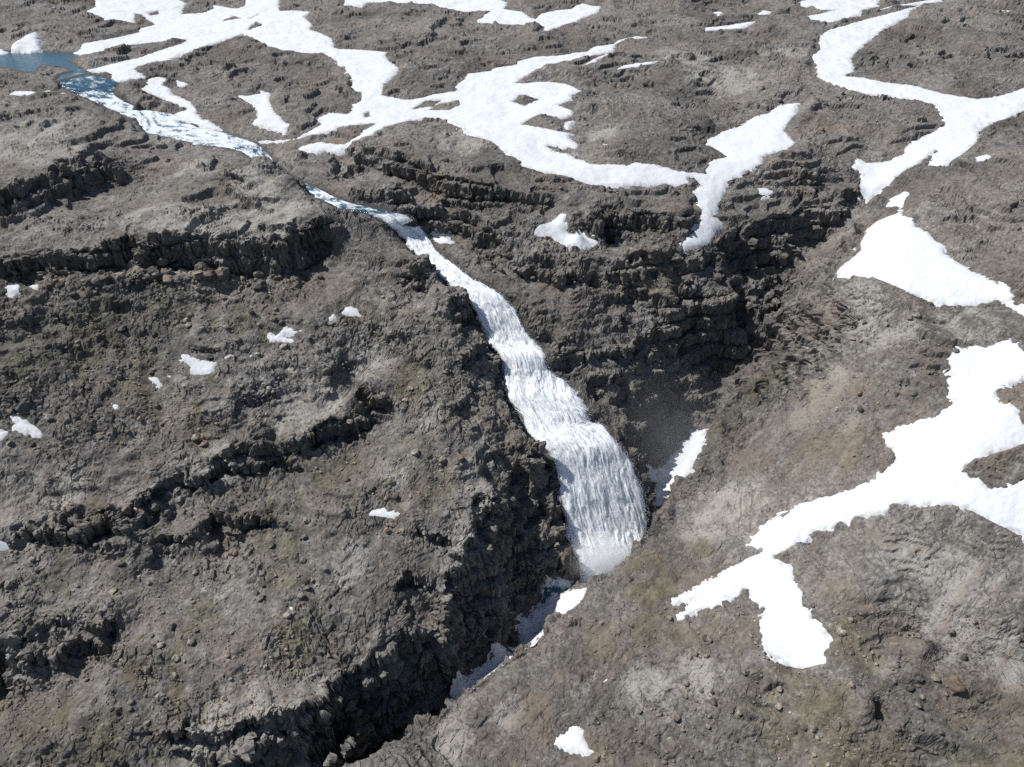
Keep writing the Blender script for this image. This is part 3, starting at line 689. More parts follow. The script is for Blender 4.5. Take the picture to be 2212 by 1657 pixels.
def rock_material(name, tinted=True, seed=0.0, base=1.0):
    m, t, bs = mat(name); T = NT(t)
    if tinted:
        pos = T.n("ShaderNodeNewGeometry").outputs['Position']
    else:
        tc = T.n("ShaderNodeTexCoord").outputs['Object']
        tone = T.n("ShaderNodeAttribute", _attribute_name="tone", _attribute_type='OBJECT')
        info = T.n("ShaderNodeObjectInfo")
        vm = T.n("ShaderNodeVectorMath", _operation='MULTIPLY_ADD')
        T.link(info.outputs['Random'], vm.inputs[0]); vm.inputs[1].default_value = (50, 50, 50); T.link(tc, vm.inputs[2])
        pos = T.n("ShaderNodeNewGeometry").outputs['Position']
    big = T.noise(pos, 0.045, 4, 0.55)
    medn = T.noise(pos, 0.32, 6, 0.62, 0.4)
    fine = T.noise(pos, 1.35, 5, 0.72, 0.3)
    vo = T.n("ShaderNodeTexVoronoi"); vo.inputs['Scale'].default_value = 1.15; T.link(pos, vo.inputs['Vector'])
    col = T.ramp(medn, [(0.26, (0.068, 0.065, 0.062)), (0.45, (0.140, 0.132, 0.122)), (0.60, (0.194, 0.184, 0.170)), (0.78, (0.320, 0.306, 0.280))])
    col = T.mix(T.ramp(big, [(0.42, 0.0), (0.62, 0.6)]), col, (0.150, 0.128, 0.108))
    col = T.mix(1.0, col, T.ramp(T.noise(pos, 0.018, 5, 0.6, 0.5), [(0.3, 0.62), (0.5, 1.0), (0.7, 1.4)]), 'MULTIPLY')
    # single stones: each cell its own grey
    sep = T.n("ShaderNodeSeparateColor"); T.link(vo.outputs['Color'], sep.inputs[0])
    col = T.mix(0.75, col, T.ramp(sep.outputs[0], [(0.0, 0.75), (0.6, 1.0), (1.0, 1.3)]), 'MULTIPLY')
    col = T.mix(1.0, col, T.ramp(fine, [(0.30, 0.62), (0.5, 1.0), (0.70, 1.5)]), 'MULTIPLY')
    if tinted:
        at = T.n("ShaderNodeAttribute", _attribute_name="tint")
        s3 = T.n("ShaderNodeSeparateColor"); T.link(at.outputs['Color'], s3.inputs[0])
        brk = T.noise(pos, 0.75, 6, 0.75, 0.6)
        def amount(o, lo, hi):
            return T.ramp(T.math('ADD', o, T.math('MULTIPLY', T.math('SUBTRACT', brk, 0.5), 2.2)), [(lo, 0.0), (hi, 1.0)])
        dots = T.ramp(T.noise(pos, 1.1, 4, 0.75), [(0.32, 0.35), (0.52, 1.0)])
        pale = T.math('MULTIPLY', amount(s3.outputs[2], 0.2, 0.65), dots)
        col = T.mix(T.math('MULTIPLY', pale, 0.75), col, (0.37, 0.355, 0.32))
        och = T.math('MULTIPLY', amount(s3.outputs[1], 0.2, 0.7), dots)
        ochc = T.mix(T.ramp(big, [(0.4, 0.0), (0.6, 1.0)]), (0.178, 0.136, 0.105), (0.190, 0.156, 0.112))
        col = T.mix(T.math('MULTIPLY', och, 0.6), col, ochc)
        mos = T.math('MULTIPLY', amount(s3.outputs[0], 0.2, 0.7), dots)
        mosc = T.mix(T.ramp(medn, [(0.4, 0.0), (0.62, 1.0)]), (0.062, 0.058, 0.034), (0.150, 0.138, 0.078))
        col = T.mix(T.math('MULTIPLY', mos, 0.62), col, mosc)
        # steep faces: bare rock without lichen
        nr = T.n("ShaderNodeNewGeometry"); sx = T.n("ShaderNodeSeparateXYZ"); T.link(nr.outputs['Normal'], sx.inputs[0])
        bare = T.ramp(sx.outputs[2], [(0.25, 1.0), (0.6, 0.0)])
        rockc = T.mix(1.0, T.ramp(medn, [(0.3, (0.080, 0.074, 0.070)), (0.7, (0.165, 0.152, 0.138))]), T.ramp(fine, [(0.3, 0.6), (0.72, 1.5)]), 'MULTIPLY')
        col = T.mix(T.math('MULTIPLY', bare, 0.7), col, rockc)
        wetn = T.n("ShaderNodeAttribute", _attribute_name="wet")
        col = T.mix(T.math('MULTIPLY', wetn.outputs['Fac'], 0.65), col, (0.022, 0.022, 0.023))
    else:
        col = T.mix(1.0, col, T.ramp(tone.outputs['Fac'], [(0.0, (0.62, 0.60, 0.59)), (0.33, (1.0, 0.97, 0.93)), (0.66, (1.65, 1.56, 1.42)), (1.0, (1.35, 1.08, 0.93))]), 'MULTIPLY')
    if base != 1.0: col = T.mix(1.0, col, (base, base, base), 'MULTIPLY')
    T.link(col, bs.inputs['Base Color'])
    bs.inputs['Roughness'].default_value = 0.92
    bs.inputs['Specular IOR Level'].default_value = 0.25
    bp = T.n("ShaderNodeBump"); bp.inputs['Strength'].default_value = 0.6; bp.inputs['Distance'].default_value = 0.25
    hsum = T.math('ADD', T.noise(pos, 2.6, 6, 0.72), T.math('MULTIPLY', vo.outputs['Distance'], -0.5))
    T.link(hsum, bp.inputs['Height']); T.link(bp.outputs[0], bs.inputs['Normal'])
    return m
M_ROCK = rock_material("weathered_basalt")
M_BOULDER = rock_material("boulder_basalt", tinted=False)

def snow_material():
    m, t, bs = mat("old_snow"); T = NT(t)
    pos = T.n("ShaderNodeNewGeometry").outputs['Position']
    dirt = T.ramp(T.noise(pos, 0.05, 5, 0.65), [(0.5, 0.0), (0.75, 0.22)])
    at = T.n("ShaderNodeAttribute", _attribute_name="rim")
    edge = T.math('MULTIPLY', at.outputs['Fac'], T.ramp(T.noise(pos, 0.25, 5, 0.7), [(0.38, 0.0), (0.68, 0.75)]))
    col = T.mix(T.math('MAXIMUM', dirt, edge), (0.675, 0.705, 0.74), (0.39, 0.365, 0.335))
    T.link(col, bs.inputs['Base Color'])
    bs.inputs['Roughness'].default_value = 0.75
    bs.inputs['Specular IOR Level'].default_value = 0.2
    bp = T.n("ShaderNodeBump"); bp.inputs['Strength'].default_value = 0.6; bp.inputs['Distance'].default_value = 0.3
    T.link(T.noise(pos, 0.7, 5, 0.6), bp.inputs['Height']); T.link(bp.outputs[0], bs.inputs['Normal'])
    return m
M_SNOW = snow_material()

def water_material(name, deep, foamc, gloss, soft=False):
    m, t, bs = mat(name); T = NT(t)
    at = T.n("ShaderNodeAttribute", _attribute_name="foam")
    fl = T.n("ShaderNodeAttribute", _attribute_name="flow")
    fine = T.noise(fl.outputs['Vector'], 1.0, 6, 0.68, 0.6)
    f = T.math('ADD', at.outputs['Fac'], T.math('MULTIPLY', T.math('SUBTRACT', fine, 0.5), 1.3))
    fac = T.ramp(f, [(0.30, 0.0), (0.62, 1.0)])
    col = T.mix(fac, deep, foamc)
    T.link(col, bs.inputs['Base Color'])
    T.link(T.ramp(f, [(0.3, gloss), (0.6, 0.8)]), bs.inputs['Roughness'])
    bs.inputs['IOR'].default_value = 1.33
    bp = T.n("ShaderNodeBump"); bp.inputs['Strength'].default_value = 0.6; bp.inputs['Distance'].default_value = 0.4
    T.link(fine, bp.inputs['Height']); T.link(bp.outputs[0], bs.inputs['Normal'])
    if soft:
        bp.inputs['Strength'].default_value = 0.25
        outn = t.nodes['Material Output']
        tl = T.n("ShaderNodeBsdfTranslucent"); T.link(col, tl.inputs[0])
        m1 = T.n("ShaderNodeMixShader"); m1.inputs[0].default_value = 0.10
        T.link(bs.outputs[0], m1.inputs[1]); T.link(tl.outputs[0], m1.inputs[2])
        th = T.n("ShaderNodeAttribute", _attribute_name="thin")
        hole = T.ramp(T.math('ADD', th.outputs['Fac'], T.math('MULTIPLY', T.math('SUBTRACT', T.noise(fl.outputs['Vector'], 1.8, 6, 0.72), 0.5), 1.7)), [(0.42, 0.0), (0.68, 1.0)])
        tp = T.n("ShaderNodeBsdfTransparent"); m2 = T.n("ShaderNodeMixShader")
        T.link(hole, m2.inputs[0]); T.link(m1.outputs[0], m2.inputs[1]); T.link(tp.outputs[0], m2.inputs[2])
        T.link(m2.outputs[0], outn.inputs['Surface'])
    return m
M_RIVER = water_material("river_water", (0.03, 0.085, 0.13), (0.70, 0.76, 0.80), 0.12)
M_FALL = water_material("falling_water", (0.50, 0.61, 0.70), (0.92, 0.955, 0.98), 0.6, soft=True)

# ---------------------------------------------------------------- mesh building
COL = scene.collection
def mesh_np(name, co, quads, material=None, smooth=True):
    me = bpy.data.meshes.new(name)
    co = np.ascontiguousarray(co, F32); quads = np.ascontiguousarray(quads, np.int32)
    k = quads.shape[1]
    me.vertices.add(len(co)); me.vertices.foreach_set("co", co.ravel())
    me.loops.add(quads.size); me.loops.foreach_set("vertex_index", quads.ravel())
    me.polygons.add(len(quads))
    me.polygons.foreach_set("loop_start", np.arange(0, quads.size, k, dtype=np.int32))
    me.update(calc_edges=True)
    me.polygons.foreach_set("use_smooth", np.full(len(quads), smooth))
    if material: me.materials.append(material)
    me.validate()
    return me
def link(name, me, parent=None, label=None, cat=None, group=None, kind=None):
    o = bpy.data.objects.new(name, me); COL.objects.link(o)
    if parent is not None: o.parent = parent
    if label: o["label"] = label
    if cat: o["category"] = cat
    if group: o["group"] = group
    if kind: o["kind"] = kind
    return o
def attr(me, name, data, typ='FLOAT'):
    a = me.attributes.new(name, typ, 'POINT')
    if typ == 'FLOAT': a.data.foreach_set("value", np.ascontiguousarray(data, F32).ravel())
    elif typ == 'FLOAT_VECTOR': a.data.foreach_set("vector", np.ascontiguousarray(data, F32).ravel())
    else: a.data.foreach_set("color", np.ascontiguousarray(data, F32).ravel())
def grid_quads(n, m):
    i = np.arange(n - 1)[:, None] * m + np.arange(m - 1)[None, :]
    return np.stack([i, i + m, i + m + 1, i + 1], -1).reshape(-1, 4)

co = np.stack([x, y, z], 1)
quads = grid_quads(NC, NRT)
tint = np.stack([look(np.ascontiguousarray(TINT[..., c]), x, y) for c in range(3)] + [np.ones_like(x)], 1)
wetv = np.clip(sstep(-3.0, 0.2, wet), 0, 1)
# each cliff is a part of the terrain of its own
cid = np.zeros(len(co), np.int32)
for n_, (lab, line) in enumerate(CLIFFS):
    hgt = float(np.median(line[:, 3]))
    m = (x > line[:, 0].min() - 12) & (x < line[:, 0].max() + 12) & (y > line[:, 1].min() - 14) & (y < line[:, 1].max() + 10)
    if not m.any(): continue
    idx = np.nonzero(m)[0]
    best = np.full(len(idx), 1e9)
    for a, c in zip(line[:-1], line[1:]):
        e = c[:2] - a[:2]; L = max(float(e @ e), 1e-6)
        tq = np.clip(((x[idx] - a[0]) * e[0] + (y[idx] - a[1]) * e[1]) / L, 0, 1)
        best = np.minimum(best, np.hypot(x[idx] - a[0] - tq * e[0], y[idx] - a[1] - tq * e[1]))
    sel = idx[(best < 3.0 + 0.35 * hgt) & (cl[idx] > 0.25)]
    cid[sel] = n_ + 1
qid = cid[quads].max(1)
def sub(name, mask, **kw):
    q = quads[mask]
    used, inv = np.unique(q, return_inverse=True)
    me = mesh_np(name, co[used], inv.reshape(-1, 4), M_ROCK, smooth=False)
    attr(me, "tint", tint[used], 'FLOAT_COLOR'); attr(me, "wet", wetv[used])
    return link(name, me, **kw)
terrain = sub("terrain", qid == 0, kind="structure")
terrain["label"] = "grey brown lava plateau and hillside cut by a deep gorge"
for n_, (lab, line) in enumerate(CLIFFS):
    if (qid == n_ + 1).sum() > 30:
        sub("cliff", qid == n_ + 1, parent=terrain, label=lab)
print("terrain", len(co), round(time.time() - T0, 1))

# the ground as built, for setting things down on it
def ground(px, py):
    px = np.asarray(px, float); py = np.asarray(py, float)
    return look(GROUND0, px, py) + (0.85 * pn2(px, py, 26, 1) + 0.55 * fbm2(px, py, 10, 2, 2)) * (1 - 0.9 * sstep(-0.7, 0.9, look(SNOWSD, px, py)))

# ---------------------------------------------------------------- snow
for (lab, outs, holes, k), polys in zip(SNOW, SNOWW):
    a = np.concatenate(polys)
    lo, hi = a.min(0) - 2.5, a.max(0) + 2.5
    lo[1] = max(lo[1], 55)
    dm = math.hypot(a[:, 1].mean(), 150)
    dx = np.clip(dm * 2.16 / FV * 0.9, 0.22, 0.9)
    dy = dx * 1.25
    if (hi[0] - lo[0]) * (hi[1] - lo[1]) / dx / dy < 400: dx = dy = dx * 0.6
    nxg, nyg = int((hi[0] - lo[0]) / dx) + 2, int((hi[1] - lo[1]) / dy) + 2
    X, Y = np.meshgrid(np.linspace(lo[0], hi[0], nxg), np.linspace(lo[1], hi[1], nyg), indexing='ij')
    sd = sdist(X.astype(F32), Y.astype(F32), polys)
    small = sd.max()
    jag = min(1.15, 0.25 + 0.2 * small)
    sdn = sd + jag * (0.8 * pn2(X, Y, 3.4, 61) + 0.75 * pn2(X, Y, 1.3, 62) + 0.4 * pn2(X, Y, 0.6, 66))
    th = k.get('thick', 0.32)
    zf = k.get('zf')
    bz = look(blur(BASE, 2), X, Y) if zf is None else None
    if zf is not None:
        bz = look(BASE, X, Y)
        bz = look(blur(BASE, 6), X, Y) + 0.5
    prof = np.where(sdn > 0, th * (1 - np.exp(-np.maximum(sdn, 0) / (0.8 + th * 0.4))), np.maximum(sdn, -3) * 0.55)
    Z = bz + prof - 0.05 + 0.55 * pn2(X, Y, 14, 63) * sstep(0, 6, sdn) + 0.18 * pn2(X, Y, 5, 65) * sstep(0, 4, sdn) + 0.05 * pn2(X, Y, 2.2, 64) * sstep(0, 2, sdn)
    Q = grid_quads(nxg, nyg)
    keepq = (sdn.ravel()[Q] > -1.3).any(1)
    Q = Q[keepq][:, ::-1]
    Q = Q[:, [0, 3, 2, 1]]
    used, inv = np.unique(Q, return_inverse=True)
    cc = np.stack([X.ravel(), Y.ravel(), Z.ravel()], 1)[used]
    me = mesh_np("snow_patch", cc, inv.reshape(-1, 4), M_SNOW)
    attr(me, "rim", (1 - sstep(0.2, 2.5, sdn)).ravel()[used])
    big = (hi[0] - lo[0]) > 60
    link("snowfield" if big else "snow_patch", me, label=lab, cat="snowfield" if big else "snow patch", group="snow left lying in the hollows")
print("snow", round(time.time() - T0, 1))

# ---------------------------------------------------------------- river, pool and falls
def ribbon(L, R, na, nb):
    """resample the banks along the flow; returns points (na x nb) and along/across coordinates"""
    C = (L + R) / 2
    s = np.r_[0, np.cumsum(np.linalg.norm(np.diff(C, axis=0), axis=1))]
    q = np.linspace(0, s[-1], na)
    def cr(P_):                                   # smooth curve through the rows
        m = np.gradient(P_, s, axis=0)
        i = np.clip(np.searchsorted(s, q) - 1, 0, len(s) - 2)
        h = (s[i + 1] - s[i])[:, None]; t = ((q - s[i]) / h[:, 0])[:, None]
        return ((2 * t**3 - 3 * t**2 + 1) * P_[i] + (t**3 - 2 * t**2 + t) * h * m[i] + (-2 * t**3 + 3 * t**2) * P_[i + 1] + (t**3 - t**2) * h * m[i + 1])
    l, r = cr(L), cr(R)
    w = np.linspace(-0.06, 1.06, nb)[None, :, None]
    return l[:, None] * (1 - w) + r[:, None] * w, q, w[0, :, 0], np.linalg.norm(r - l, axis=1)
def flow_mesh(name, Pn, S, W, width, foam, material, stretch, thin=None):
    na, nb = Pn.shape[:2]
    fl = np.stack([np.repeat((S / stretch)[:, None], nb, 1), W[None, :] * width[:, None] / 1.1, np.zeros((na, nb))], -1)
    me = mesh_np(name, Pn.reshape(-1, 3), grid_quads(na, nb), material)
    attr(me, "flow", fl.reshape(-1, 3), 'FLOAT_VECTOR'); attr(me, "foam", foam)
    if thin is not None: attr(me, "thin", thin)
    return me
Pn, S, W, wd = ribbon(RL, RR, 420, 26)
Sg = np.repeat(S[:, None], 26, 1); Wg = W[None, :] * wd[:, None]
Pn[..., 2] += 0.12 + 0.28 * fbm2(Sg, Wg * 1.6, 5, 3, 71) - 0.9 * sstep(0.42, 0.56, np.abs(W - 0.5))[None, :]
vv = S / S[-1]
foam = 0.26 + 0.36 * sstep(0.10, 0.2, vv) - 0.15 * sstep(0.52, 0.62, vv)+ 0.05 * sstep(0.66, 0.8, vv) - 0.25 * sstep(0.9, 0.95, vv) + 0.25 * sstep(0.985, 1.0, vv)
foam = foam[:, None] + 0.34 * fbm2(Sg, Wg * 1.7, 8, 4, 72, 0.65)
river = link("river", flow_mesh("river", Pn, S, W, wd, foam, M_RIVER, 1.7), kind="structure", label="foaming meltwater river running to the lip of the falls")
lo, hi = POOL.min(0) - 3, POOL.max(0) + 3
X, Y = np.meshgrid(np.linspace(lo[0], hi[0], 90), np.linspace(lo[1], hi[1], 60), indexing='ij')
Z = POOL_Z + 0.10 * fbm2(X, Y, 3.0, 3, 75)
me = mesh_np("pool", np.stack([X, Y, Z], -1).reshape(-1, 3), grid_quads(90, 60)[:, ::-1], M_RIVER)
sdp = sdist(X.astype(F32), Y.astype(F32), [POOL])
attr(me, "foam", 0.0 + 0.28 * sstep(lo[0] + 60, hi[0], X) + 0.1 * pn2(X, Y, 6, 76)); attr(me, "flow", np.stack([X / 3, Y / 1.5, 0 * X], -1).reshape(-1, 3), 'FLOAT_VECTOR')
Q = np.array([p.vertices[:] for p in me.polygons])
keepq = (sdp.ravel()[Q] > -0.8).any(1)
used, inv = np.unique(Q[keepq], return_inverse=True)
me2 = mesh_np("pool", np.stack([X, Y, Z], -1).reshape(-1, 3)[used], inv.reshape(-1, 4), M_RIVER)
attr(me2, "foam", (0.0 + 0.30 * sstep(hi[0] - 40, hi[0], X) + 0.1 * pn2(X, Y, 6, 76)).ravel()[used]); attr(me2, "flow", np.stack([X / 3, Y / 1.5, 0 * X], -1).reshape(-1, 3)[used], 'FLOAT_VECTOR')
pool = link("pool", me2, kind="structure", label="dark blue pool where the river leaves the snow")

falls = bpy.data.objects.new("waterfall", None); COL.objects.link(falls)
falls.location = (0, 0, 0)
falls["label"] = "white waterfall tumbling in steps into the dark gorge"; falls["category"] = "waterfall"
NA, NB = 760, 110
Pn, S, W, wd = ribbon(FL, FR, NA, NB)
ta = np.gradient(Pn, axis=0); tb = np.gradient(Pn, axis=1)
Nn = np.cross(ta, tb); Nn /= np.maximum(np.linalg.norm(Nn, axis=2, keepdims=True), 1e-6)
Nn *= np.sign(Nn[..., 2:3] + 1e-9)
Sg = np.repeat(S[:, None], NB, 1); Wg = W[None, :] * wd[:, None]
stp = 1 - Nn[..., 2]                                            # steepness
wp = 1.6 * fbm2(Sg, Wg, 6, 2, 86); wq = 1.6 * fbm2(Sg, Wg, 6, 2, 87)
st = 1.0 + 2.6 * sstep(0.35, 0.75, stp)                          # threads lengthen where the water drops freely
A_, B_ = (Sg + wp * 1.5), Wg + wq
lump = 1.9 * np.abs(fbm2(A_ / 2.2, B_, 5.5, 2, 81)) + 1.1 * np.abs(pn2(A_ / 3.2, B_, 2.3, 82)) + 0.6 * np.abs(pn2(A_ / 4.5, B_, 1.0, 83)) - 0.9
drop = blur(sstep(0.20, 0.36, stp), 4)
A2, B2 = Sg + 0.6 * wp, Wg + 0.35 * wq
thread = 0.9 * fbm2(A2 / 9.0, B2, 3.2, 2, 88) + 0.55 * pn2(A2 / 6.0, B2, 1.1, 90) + 0.35 * pn2(A2 / 3.0, B2, 1.6, 91)
def froth(sx, sc0, n_, seed):
    o_, a_ = 0, 1.0
    for k_ in range(n_):
        o_ = o_ + a_ * (np.abs(pn2(A_ / sx, B_, sc0, seed + k_)) * 2 - 0.55)
        sc0 *= 0.55; a_ *= 0.72
    return o_
puff = froth(2.6, 2.6, 5, 110) * (1 - drop) + froth(6.0, 1.7, 4, 120) * drop
lump = 0.34 * lump * (1 - 0.8 * drop) + 0.16 * thread * drop + 0.10 * puff
bulge = 1.0 * np.clip(1 - (2 * W - 1) ** 2, 0, 1)[None, :]
edge = sstep(0.40, 0.56, np.abs(W - 0.5))[None, :]
off = 0.55 + bulge * (0.5 + 0.6 * stp) + lump * 0.8 - 1.2 * edge
Pn = Pn + Nn * off[..., None]
# ragged margins
Pn += (tb / np.maximum(np.linalg.norm(tb, axis=2, keepdims=True), 1e-6)) * (edge * (1.5 * fbm2(Sg, Wg, 4.5, 4, 84)))[..., None]
foam = 0.96 + 0.36 * fbm2(A_ / 6.0, B_, 2.4, 3, 85) + 0.12 * puff - 0.10 * edge + drop * (0.62 * thread - 0.16)  # foam streaks; bluish shading of the drop's troughs is painted in with them
thin = sstep(0.34, 0.54, np.abs(W - 0.5)[None, :] + 0.07 * fbm2(Sg, Wg * 0, 5, 3, 92)) * 1.0 + np.zeros((NA, 1)) + 0.30 * drop * sstep(0.1, -0.3, fbm2(A2 / 8.0, B2, 3.0, 2, 89)) + 0.3 * sstep(0.97, 1.0, S / S[-1])[:, None]
cuts = [0, 0.175, 0.30, 0.475, 0.645, 1.0]
names = [("cascade", "first small fall above the rapids"), ("rapids", "narrow foaming chute between the falls"), ("cascade", "upper fan of the main fall"), ("cascade", "stepped middle of the main fall"), ("curtain", "final broad drop into the gorge")]
for (nm, lab), a, c in zip(names, cuts[:-1], cuts[1:]):
    i, j = int(a * (NA - 1)), int(c * (NA - 1)) + 1
    link(nm, flow_mesh(nm, Pn[i:j], S[i:j], W, wd[i:j], foam[i:j], M_FALL, 7.0, thin[i:j]), parent=falls, label=lab)
# veils of broken water standing off the sheet, full of gaps
for k_, (o_, gap) in enumerate(((0.30, 0.42), (0.65, 0.55), (1.0, 0.66))):
    n1 = fbm2(A2 / 5.0, B2, 2.2, 3, 130 + 7 * k_)
    Pv = Pn + Nn * ((o_ * (0.75 + 0.7 * n1))[..., None]) * (1 - 0.8 * edge)[..., None]
    tv = np.clip(gap + 0.35 * fbm2(A2 / 6.0, B2, 3.0, 3, 150 + 7 * k_) + 0.6 * edge, 0, 1.2)
    fv = foam + 0.35
    fl_off = 11.3 * (k_ + 1)
    me = flow_mesh("veil", Pv, S + fl_off, W, wd, fv, M_FALL, 7.0, tv)
    link("veil", me, parent=falls, label="torn veil of white water on the falls")
# flung drops along the margins, off the steps and round the foot
nd = 6000
di = np.minimum((rng.random(nd) ** 0.75 * NA).astype(int), NA - 1)
ed = rng.random(nd) < 0.45
wj = np.where(ed, np.where(rng.random(nd) < 0.5, np.abs(rng.normal(0, 0.05, nd)), 1 - np.abs(rng.normal(0, 0.05, nd))), rng.random(nd))
bj = np.clip(((wj + 0.06) / 1.12 * (NB - 1)).astype(int), 0, NB - 1)
side = np.where(wj < 0.5, -1, 1) * np.where(ed, np.abs(rng.normal(0, 0.3, nd)), 0)
pos_ = Pn[di, bj] + Nn[di, bj] * (0.1 + np.abs(rng.normal(0, 0.3, nd)))[:, None] + (tb / np.maximum(np.linalg.norm(tb, axis=2, keepdims=True), 1e-6))[di, bj] * side[:, None]
pos_[:, 2] += np.abs(rng.normal(0, 0.25, nd))
OV = np.array([(1, 0, 0), (-1, 0, 0), (0, 1, 0), (0, -1, 0), (0, 0, 1), (0, 0, -1)], float)
OF = np.array([(0, 2, 4), (2, 1, 4), (1, 3, 4), (3, 0, 4), (2, 0, 5), (1, 2, 5), (3, 1, 5), (0, 3, 5)])
rad = rng.uniform(0.03, 0.11, nd)
dv = (OV[None] * rad[:, None, None] * np.array([1, 1, 1.8]) + pos_[:, None]).reshape(-1, 3)
df = (OF[None] + 6 * np.arange(nd)[:, None, None]).reshape(-1, 3)
M_DROP, dt_, db_ = mat("flung_water"); db_.inputs['Base Color'].default_value = (0.9, 0.93, 0.95, 1); db_.inputs['Roughness'].default_value = 0.6
link("spray_drops", mesh_np("spray_drops", dv, df, M_DROP), parent=falls, kind="stuff", label="white drops flung off the falling water")
FLO = np.array(FLOOR[:4], float); FLO[:, 2] += np.array([0.5, 0.4, -1.5, -4.0])
tg = np.gradient(FLO[:, :2], axis=0); tg /= np.linalg.norm(tg, axis=1, keepdims=True)
sd_ = np.stack([-tg[:, 1], tg[:, 0], 0 * tg[:, 0]], 1) * np.array([9, 6, 3.5, 2.5])[:, None]
Pn2, S2, W2, wd2 = ribbon(FLO - sd_, FLO + sd_, 160, 20)
Sg2 = np.repeat(S2[:, None], 20, 1); Wg2 = W2[None, :] * wd2[:, None]
Pn2[..., 2] += 0.35 * fbm2(Sg2, Wg2, 4, 3, 95)
gorge_stream = link("stream", flow_mesh("stream", Pn2, S2, W2, wd2, (0.8 * sstep(16, 3, S2) + 0.1)[:, None] + 0.3 * fbm2(Sg2, Wg2, 5, 2, 96), M_RIVER, 3.0), kind="structure", label="stream leaving the plunge pool along the gorge floor")
print("water", round(time.time() - T0, 1))

# ---------------------------------------------------------------- spray drifting from the foot of the falls
def mist(name, centre, radii, density, label, noise=0.11, lo=0.38, hi=0.68):
    import bmesh
    bm = bmesh.new(); bmesh.ops.create_icosphere(bm, subdivisions=3, radius=1.0)
    me = bpy.data.meshes.new(name); bm.to_mesh(me); bm.free()
    m = bpy.data.materials.new(name); m.use_nodes = True; t = m.node_tree; t.nodes.clear(); T = NT(t)
    outn = T.n("ShaderNodeOutputMaterial"); pv = T.n("ShaderNodeVolumePrincipled")
    pv.inputs['Color'].default_value = (0.98, 0.99, 1, 1); pv.inputs['Anisotropy'].default_value = 0.0
    tc = T.n("ShaderNodeTexCoord").outputs['Object']
    pos = T.n("ShaderNodeNewGeometry").outputs['Position']
    ln = T.n("ShaderNodeVectorMath", _operation='LENGTH'); T.link(tc, ln.inputs[0])
    fall = T.ramp(ln.outputs['Value'], [(0.0, 1.0), (0.35, 0.55), (0.7, 0.14), (1.0, 0.0)])
    wisp = T.ramp(T.noise(pos, noise, 4, 0.6, 0.8), [(lo, 0.0), (hi, 1.0)])
    T.link(T.math('MULTIPLY', T.math('MULTIPLY', fall, wisp), density), pv.inputs['Density'])
    T.link(pv.outputs[0], outn.inputs['Volume'])
    me.materials.append(m)
    o = link(name, me, kind="stuff", label=label)
    o.location = centre; o.scale = radii
    return o
c1 = at_z(1310, 1205, -75); c2 = at_z(1440, 950, -58)
mist("spray", [float(c) for c in c1], (15, 10, 11), 0.4, "white spray boiling up at the foot of the falls", 0.16, 0.28, 0.6)
mist("spray", [float(c) for c in c2], (36, 28, 34), 0.011, "thin spray drifting up the side gully wall", 0.05, 0.25, 0.75)

# ---------------------------------------------------------------- boulders and stones
import bmesh
def rock_mesh(seed, sub=2, squash=0.7):
    r = np.random.default_rng(seed)
    bm = bmesh.new(); bmesh.ops.create_icosphere(bm, subdivisions=sub, radius=1.0)
    v = np.array([q_.co[:] for q_ in bm.verts])
    f = np.array([[w_.index for w_ in p.verts] for p in bm.faces]); bm.free()
    for _ in range(7):                                           # chop flat facets
        n = r.normal(size=3); n /= np.linalg.norm(n); h = r.uniform(0.55, 0.85)
        dd = v @ n - h
        v = v - np.maximum(dd, 0)[:, None] * n * 0.9
    v += 0.09 * r.normal(size=v.shape) * (0.5 if sub < 2 else 1)
    v *= np.array([r.uniform(0.85, 1.25), r.uniform(0.75, 1.05), squash * r.uniform(0.85, 1.2)])
    return v, f
PROTO = [rock_mesh(100 + i) for i in range(8)]
PMESH = []
for v, f in PROTO:
    me = mesh_np("boulder", v, f, M_BOULDER, smooth=False); PMESH.append(me)
REFS = []        # landmarks that boulders can be described by
for (lab_, outs_, holes_, k_), polys_ in zip(SNOW, SNOWW):
    for key, short in (('huge branching', 'the huge branching snowfield'), ('zigzag', 'the zigzag snow patch'), ('hooked', 'the snow strip by the rapids'), ('winding', 'the winding snow river'), ('diamond', 'the diamond shaped snowfield'),
        ('great forked', 'the great forked snowfield'), ('rounded snow patch', 'the rounded foreground snow patch'), ('two small snow flecks', 'the two snow flecks'), ('bent snow', 'the bent snow patch'), ('star shaped snow scrap', 'the star shaped snow scrap'),
        ('broken snow', 'the broken snow patch'), ('ragged snow', 'the ragged snow patch'), ('pair of snow', 'the pair of snow scraps'), ('slanting', 'the slanting snow sliver'), ('crescent', 'the snow crescent'), ('snow cap nearest', 'the small snow cap'), ('lower left bench', 'the lower bench snow patch'),
        ('rusty bare', 'the snow speck on rusty ground'), ('sliver of snow', 'the snow sliver under the ledge'), ('above the shaded cliff', 'the small snow patch above the cliff'), ('oval snow', 'the oval snow patch'), ('narrow snow streak', 'the narrow snow streak')):
        if lab_.startswith(key) or key in lab_:
            REFS.append((short, np.concatenate(polys_))); break
for (lab_, line_), short in zip(CLIFFS, ('the upper plateau cliff', 'the long shaded cliff', 'the short ledge by the rapids', 'the middle ledge', 'the boulder ledge', 'the small ledge', 'the rough outcrop', 'the jagged ledge over the gorge', 'the columnar cliff band', 'the cliff beside the first fall',
        'the knobbly cliff band', 'the high gully cliff', 'the lower gully cliff', 'the ledge by the snow tongue', 'the small right-hand cliff', 'the low plateau cliff')):
    REFS.append((short, densify(line_[:, :2], 1.5)))
REFS.append(('the waterfall', np.r_[FL[:, :2], FR[:, :2]]))
TONES = ('dark grey', 'mid grey', 'pale grey', 'reddish brown')
FORM = []
